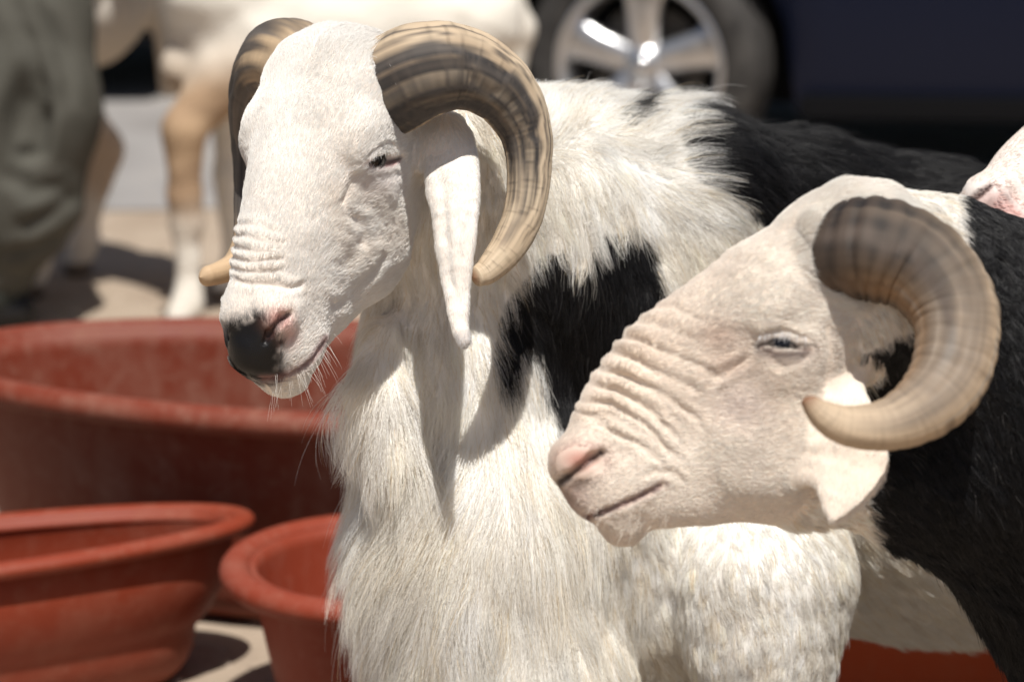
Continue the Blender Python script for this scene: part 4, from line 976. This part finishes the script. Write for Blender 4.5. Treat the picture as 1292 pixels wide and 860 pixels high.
for cx, cy, r in ((34, 135, .06), (30, 175, .055)): ft.sub(Ell(q_(cx, cy, -.20), [r*.7, r*1.1, r*1.5]), .05)
Vt, Ft = surface(ft, [-1.9, 5.6, .05], [-.5, 7.2, 1.3], .010)
Nt = vnormals(Vt, Ft)
if np.sum(Nt*grad(ft, Vt)) < 0: Ft = Ft[:, ::-1]; Nt = -Nt
u, v, d = uvd(Vt)
fold = np.zeros(len(Vt))
for pts, dep, wid in (([(10, -20), (40, 60), (60, 130)], .014, 10), ([(45, 0), (75, 60), (95, 140)], .012, 10), ([(0, 215), (40, 240), (90, 235)], .012, 11), ([(20, 290), (60, 270), (100, 240)], .012, 10), ([(60, 130), (50, 190), (20, 200)], .016, 9), ([(-100, 0), (-80, 100), (-90, 240)], .012, 12), ([(0, 320), (40, 312), (80, 290)], .012, 8)):
    x_, t_, s_ = seg_dist(u, v, pts); fold += dep*(-np.exp(-(x_/wid)**2)+.7*np.exp(-((x_-wid*1.7)/wid)**2))*np.clip(np.minimum(t_, 1-t_)*6, 0, 1)
Vt = Vt+Nt*(fold*.75+noise3(Vt*6, 3)*.006)[:, None]
mesh_np('trousers', Vt, Ft, CLOTH, ppl)
fc = Field()
for p0 in (0, -122): fc.add(chain([q_(0+p0, 338, .02), q_(-6+p0, 366, .02)], [.085, .068]), .01)
Vc, Fc = surface(fc, [-1.9, 5.6, .0], [-.5, 7.2, .5], .012); mesh_np('cuff', Vc, Fc, CUFF, ppl)
for k, p0 in enumerate((0, -122)):
    p = q_(-8+p0, 388, .02+.03*k); p[2] = .045; fs = Field(); fs.add(chain([p+[.05, 0, 0], p+[-.06, -.01, -.004], p+[-.16, -.02, -.012]], [.045, .045, .034]), .02); fs.sub(Ell((p[0], p[1], -.5), (1, 1, .503)), .003)
    Vs, Fs = surface(fs, p-.3, p+.3, .010); mesh_np('shoe', Vs, Fs, SHOE, ppl)
fs = Field(); fs.add(chain([q_(-60, -110, .03), q_(-60, -330, .03)], [.165, .18]), .06); fs.add(chain([q_(-128, -340, .03), q_(8, -340, .03)], [.085, .085]), .05)
for sg in (-1, 1):
    sx = -60+sg*78; fs.add(chain([q_(sx, -340, .03), q_(sx+sg*16, -225, .03)], [.072, .068]), .03)
Vs, Fs = surface(fs, [-1.9, 5.6, .6], [-.5, 7.2, 1.9], .011)
if np.sum(vnormals(Vs, Fs)*grad(fs, Vs)) < 0: Fs = Fs[:, ::-1]
mesh_np('shirt', Vs, Fs, SHIRT, ppl)
fs = Field(); fs.add(Ell(q_(-64, -492, -.01), [.092, .108, .112]), .02); fs.sub(Ell(q_(-118, -462, -.01), [.085, .16, .11]), .01)
Vs, Fs = surface(fs, [-1.9, 5.6, 1.3], [-.5, 7.2, 2.1], .011)
if np.sum(vnormals(Vs, Fs)*grad(fs, Vs)) < 0: Fs = Fs[:, ::-1]
mesh_np('hair', Vs, Fs, HAIR, ppl)
print('people', time.time()-T0)

# ------------------------------------------------------------------ dark cars on the road
PAINT = mat('navy_paint', (.005, .008, .022), .35, .22)
BLACKP = mat('black_trim', (.005, .005, .006), .7, .1); GLASS = mat('tinted_glass', (.006, .007, .008), .06, .5)
RUBBER = noisy_mat('tyre_rubber', [(.3, (.030, .028, .027)), (.7, (.075, .070, .065))], 20, .85, .2, 5, .3, .004)
ALLOY = mat('alloy', (.62, .62, .63), .28, .5, .85); CHROME = mat('chrome', (.75, .75, .76), .15, .5, 1); LAMP = mat('lamp_glass', (.45, .46, .48), .1, .6); REDL = mat('tail_lamp', (.25, .01, .01), .15, .5); DISC = mat('brake_disc', (.10, .095, .09), .5, .4, .7)
WR, RR = .345, .245
def grid_mesh(name, rows, m, parent, close=False, smooth=True):
    n = len(rows[0]); V = [p for r in rows for p in r]; Fq = []
    for i in range(len(rows)-1):
        for j in range(n if close else n-1): Fq.append((i*n+j, i*n+(j+1) % n, (i+1)*n+(j+1) % n, (i+1)*n+j))
    me = bpy.data.meshes.new(name); me.from_pydata([tuple(p) for p in V], [], Fq); me.materials.append(m)
    for p in me.polygons: p.use_smooth = smooth
    bm = bmesh.new(); bm.from_mesh(me); bmesh.ops.recalc_face_normals(bm, faces=bm.faces); bm.to_mesh(me); bm.free()
    return link(bpy.data.objects.new(name, me), parent)
def ring_prof(prof, n=64):                                        # lathe round the local y axis: (radius, y)
    return [[(r*math.cos(t*2*math.pi/n), y, r*math.sin(t*2*math.pi/n)) for t in range(n)] for r, y in prof]
def wheel(parent, x, y, out, steer):
    w = bpy.data.objects.new('wheel', None); link(w, parent); w.location = (x, y, WR); w.rotation_euler = (0, 0, steer+(0 if out < 0 else math.pi))
    # outer face looks along -y
    grid_mesh('tyre', ring_prof([(RR-.004, .10), (RR+.03, .115), (WR-.02, .112), (WR, .085), (WR+.001, .03), (WR-.006, .028), (WR-.006, .02), (WR+.001, .018), (WR+.001, -.03), (WR-.006, -.032), (WR-.006, -.04), (WR, -.042), (WR, -.085), (WR-.02, -.112), (RR+.04, -.118), (RR+.01, -.112), (RR-.004, -.10)]), RUBBER, w, True)
    rim_rows = ring_prof([(RR-.03, .10), (RR-.035, .0), (RR-.03, -.06), (RR-.022, -.085), (RR-.012, -.106), (RR+.004, -.110), (RR+.006, -.102)])
    rim = grid_mesh('rim', rim_rows, ALLOY, w, True)
    bm = bmesh.new()
    for k in range(5):                                             # five broad tapered spokes
        a = k*2*math.pi/5+.30; pr = []
        for r, hw, y in ((.03, .040, -.072), (.08, .046, -.085), (.14, .050, -.092), (.19, .060, -.090), (RR-.022, .088, -.082)):
            pr.append([(r, -hw, y+.018), (r, -hw*.72, y), (r, hw*.72, y), (r, hw, y+.018), (r, hw*.8, y+.045), (r, -hw*.8, y+.045)])
        vs = [[bm.verts.new((rr*math.cos(a)-s*math.sin(a), yy, rr*math.sin(a)+s*math.cos(a))) for rr, s, yy in row] for row in pr]
        for i in range(len(vs)-1):
            for j in range(6): bm.faces.new((vs[i][j], vs[i][(j+1) % 6], vs[i+1][(j+1) % 6], vs[i+1][j]))
    bmesh.ops.recalc_face_normals(bm, faces=bm.faces); me = bpy.data.meshes.new('spoke'); bm.to_mesh(me); bm.free(); me.materials.append(ALLOY)
    for p in me.polygons: p.use_smooth = True
    # spokes are one casting with the rim
    bm = bmesh.new(); bm.from_mesh(rim.data); bm.from_mesh(me); hub = ring_prof([(.0, -.088), (.028, -.088), (.034, -.080), (.062, -.076), (.066, -.04)], 40)
    hv = [[bm.verts.new(p) for p in row] for row in hub[1:]]
    for i in range(len(hv)-1):
        for j in range(40): bm.faces.new((hv[i][j], hv[i][(j+1) % 40], hv[i+1][(j+1) % 40], hv[i+1][j]))
    bm.faces.new(hv[0]); bm.to_mesh(rim.data); bm.free()
    for p in rim.data.polygons: p.use_smooth = True
    grid_mesh('brake_disc', ring_prof([(.02, -.012), (.165, -.012), (.165, .012), (.02, .012)]), DISC, w, True, False)
    grid_mesh('hub_cap', ring_prof([(.001, -.096), (.022, -.094), (.027, -.086)], 32), CHROME, w, True)
    return w
def car(label, loc, yaw, steer=0, group='dark cars parked behind the sheep'):
    t = thing('parked_car', label, 'car', loc, group); t.rotation_euler = (0, 0, yaw)
    xs = np.unique(np.concatenate([np.linspace(-2.25, 2.25, 46), np.linspace(-1.35-.42, -1.35+.42, 25), np.linspace(1.35-.42, 1.35+.42, 25)]))
    X = [-2.25, -2.2, -1.9, -1.45, -.9, -.3, .5, 1.0, 1.6, 1.95, 2.15, 2.25]; Zt = [.80, .95, 1.02, 1.36, 1.50, 1.53, 1.52, 1.40, 1.02, .95, .88, .70]
    Wd = [.62, .72, .82, .86, .88, .89, .89, .89, .87, .83, .75, .62]
    for s in (-1, 1):
        pass
    rows = []
    for x in xs:
        zt, w = np.interp(x, X, Zt), np.interp(x, X, Wd); zl = .22+.10*max(0, abs(x)-1.95)
        for wx in (-1.35, 1.35):
            dd = .40**2-(x-wx)**2
            if dd > 0: zl = max(zl, WR+math.sqrt(dd))
        belt = min(zt-.02, .98); row = []
        left = [(w*.97, zl), (w*1.0, zl+(belt-zl)*.25), (w*1.01, zl+(belt-zl)*.6), (w*.985, belt-.04), (w*.965, belt)]
        up = [(w*(.965-.20*k), belt+(zt-belt)*(1-(1-k)**1.6)) for k in (.35, .7, .92)]
        prof = left+up+[(w*.55, zt+.015), (w*.25, zt+.02)]
        row = [(x, -a, b) for a, b in prof]+[(x, a, b) for a, b in prof[::-1]]
        rows.append(row)
    body = grid_mesh('body', rows, PAINT, t)
    bm = bmesh.new(); bm.from_mesh(body.data)
    bmesh.ops.holes_fill(bm, edges=[e for e in bm.edges if e.is_boundary and abs(abs(e.verts[0].co.x)-2.25) < .01 and abs(abs(e.verts[1].co.x)-2.25) < .01], sides=0); bm.to_mesh(body.data); bm.free()
    def box(name, x0, x1, y0, y1, z0, z1, m, parent=t, bev=.01):
        bm = bmesh.new(); bmesh.ops.create_cube(bm, size=1); 
        for v in bm.verts: v.co = ((x0+x1)/2+v.co.x*(x1-x0), (y0+y1)/2+v.co.y*(y1-y0), (z0+z1)/2+v.co.z*(z1-z0))
        bmesh.ops.bevel(bm, geom=bm.edges[:], offset=bev, segments=2, affect='EDGES'); me = bpy.data.meshes.new(name); bm.to_mesh(me); bm.free(); me.materials.append(m)
        return link(bpy.data.objects.new(name, me), parent)
    box('chassis', -2.0, 2.0, -.60, .60, .20, .62, BLACKP)
    for s in (-1, 1):
        box('sill', -.92, .92, s*.89-.03, s*.89+.03, .20, .27, BLACKP)
        for x0, x1 in ((-.92, -.02), (.02, .92)):
            d_ = box('door_handle', x0+.06, x0+.22, s*.925-.012, s*.925+.012, .86, .885, CHROME, bev=.005)
            wv = []
            for xx in (x0, x1):
                w = float(np.interp(xx, X, Wd)); zt = float(np.interp(xx, X, Zt)); belt = .98
                wv.append([(xx, s*(w*(.965-.20*k)+.004), belt+(zt-belt)*(1-(1-k)**1.6)) for k in (.06, .35, .7, .86)])
            grid_mesh('window', wv, GLASS, t)
        box('mirror', .95, 1.07, s*1.0-.09, s*1.0+.09, 1.0, 1.13, PAINT, bev=.03)
        box('headlight', 2.05, 2.20, s*.60-.14, s*.60+.14, .70, .84, LAMP, bev=.03); box('tail_light', -2.24, -2.14, s*.60-.12, s*.60+.12, .78, .94, REDL, bev=.02)
        for wx in (-1.35, 1.35): wheel(t, wx, s*.80, s, steer if wx > 0 else 0)
    ws = []
    for yv in (-.6, -.2, .2, .6): ws.append([(1.04+.56*k, yv*(1+.1*k), 1.40-.35*k+.012) for k in (.05, .5, .95)])
    grid_mesh('windscreen', ws, GLASS, t)
    box('front_bumper', 2.12, 2.30, -.72, .72, .30, .56, BLACKP, bev=.05); box('rear_bumper', -2.30, -2.12, -.72, .72, .32, .58, BLACKP, bev=.05)
    return t
x, y, z = gp(812, 8.05)
car('dark navy car with a silver five-spoke alloy wheel right behind the backs of the rams', (x+1.45, y+.86, 0), math.pi+math.radians(-6), math.radians(-14))
x, y, z = gp(170, 9.6)
car('dark car far left, its low side showing between the trousers and the brown foreleg', (x-.9, y+.9, 0), math.pi+.05, 0)
print('done', time.time()-T0)
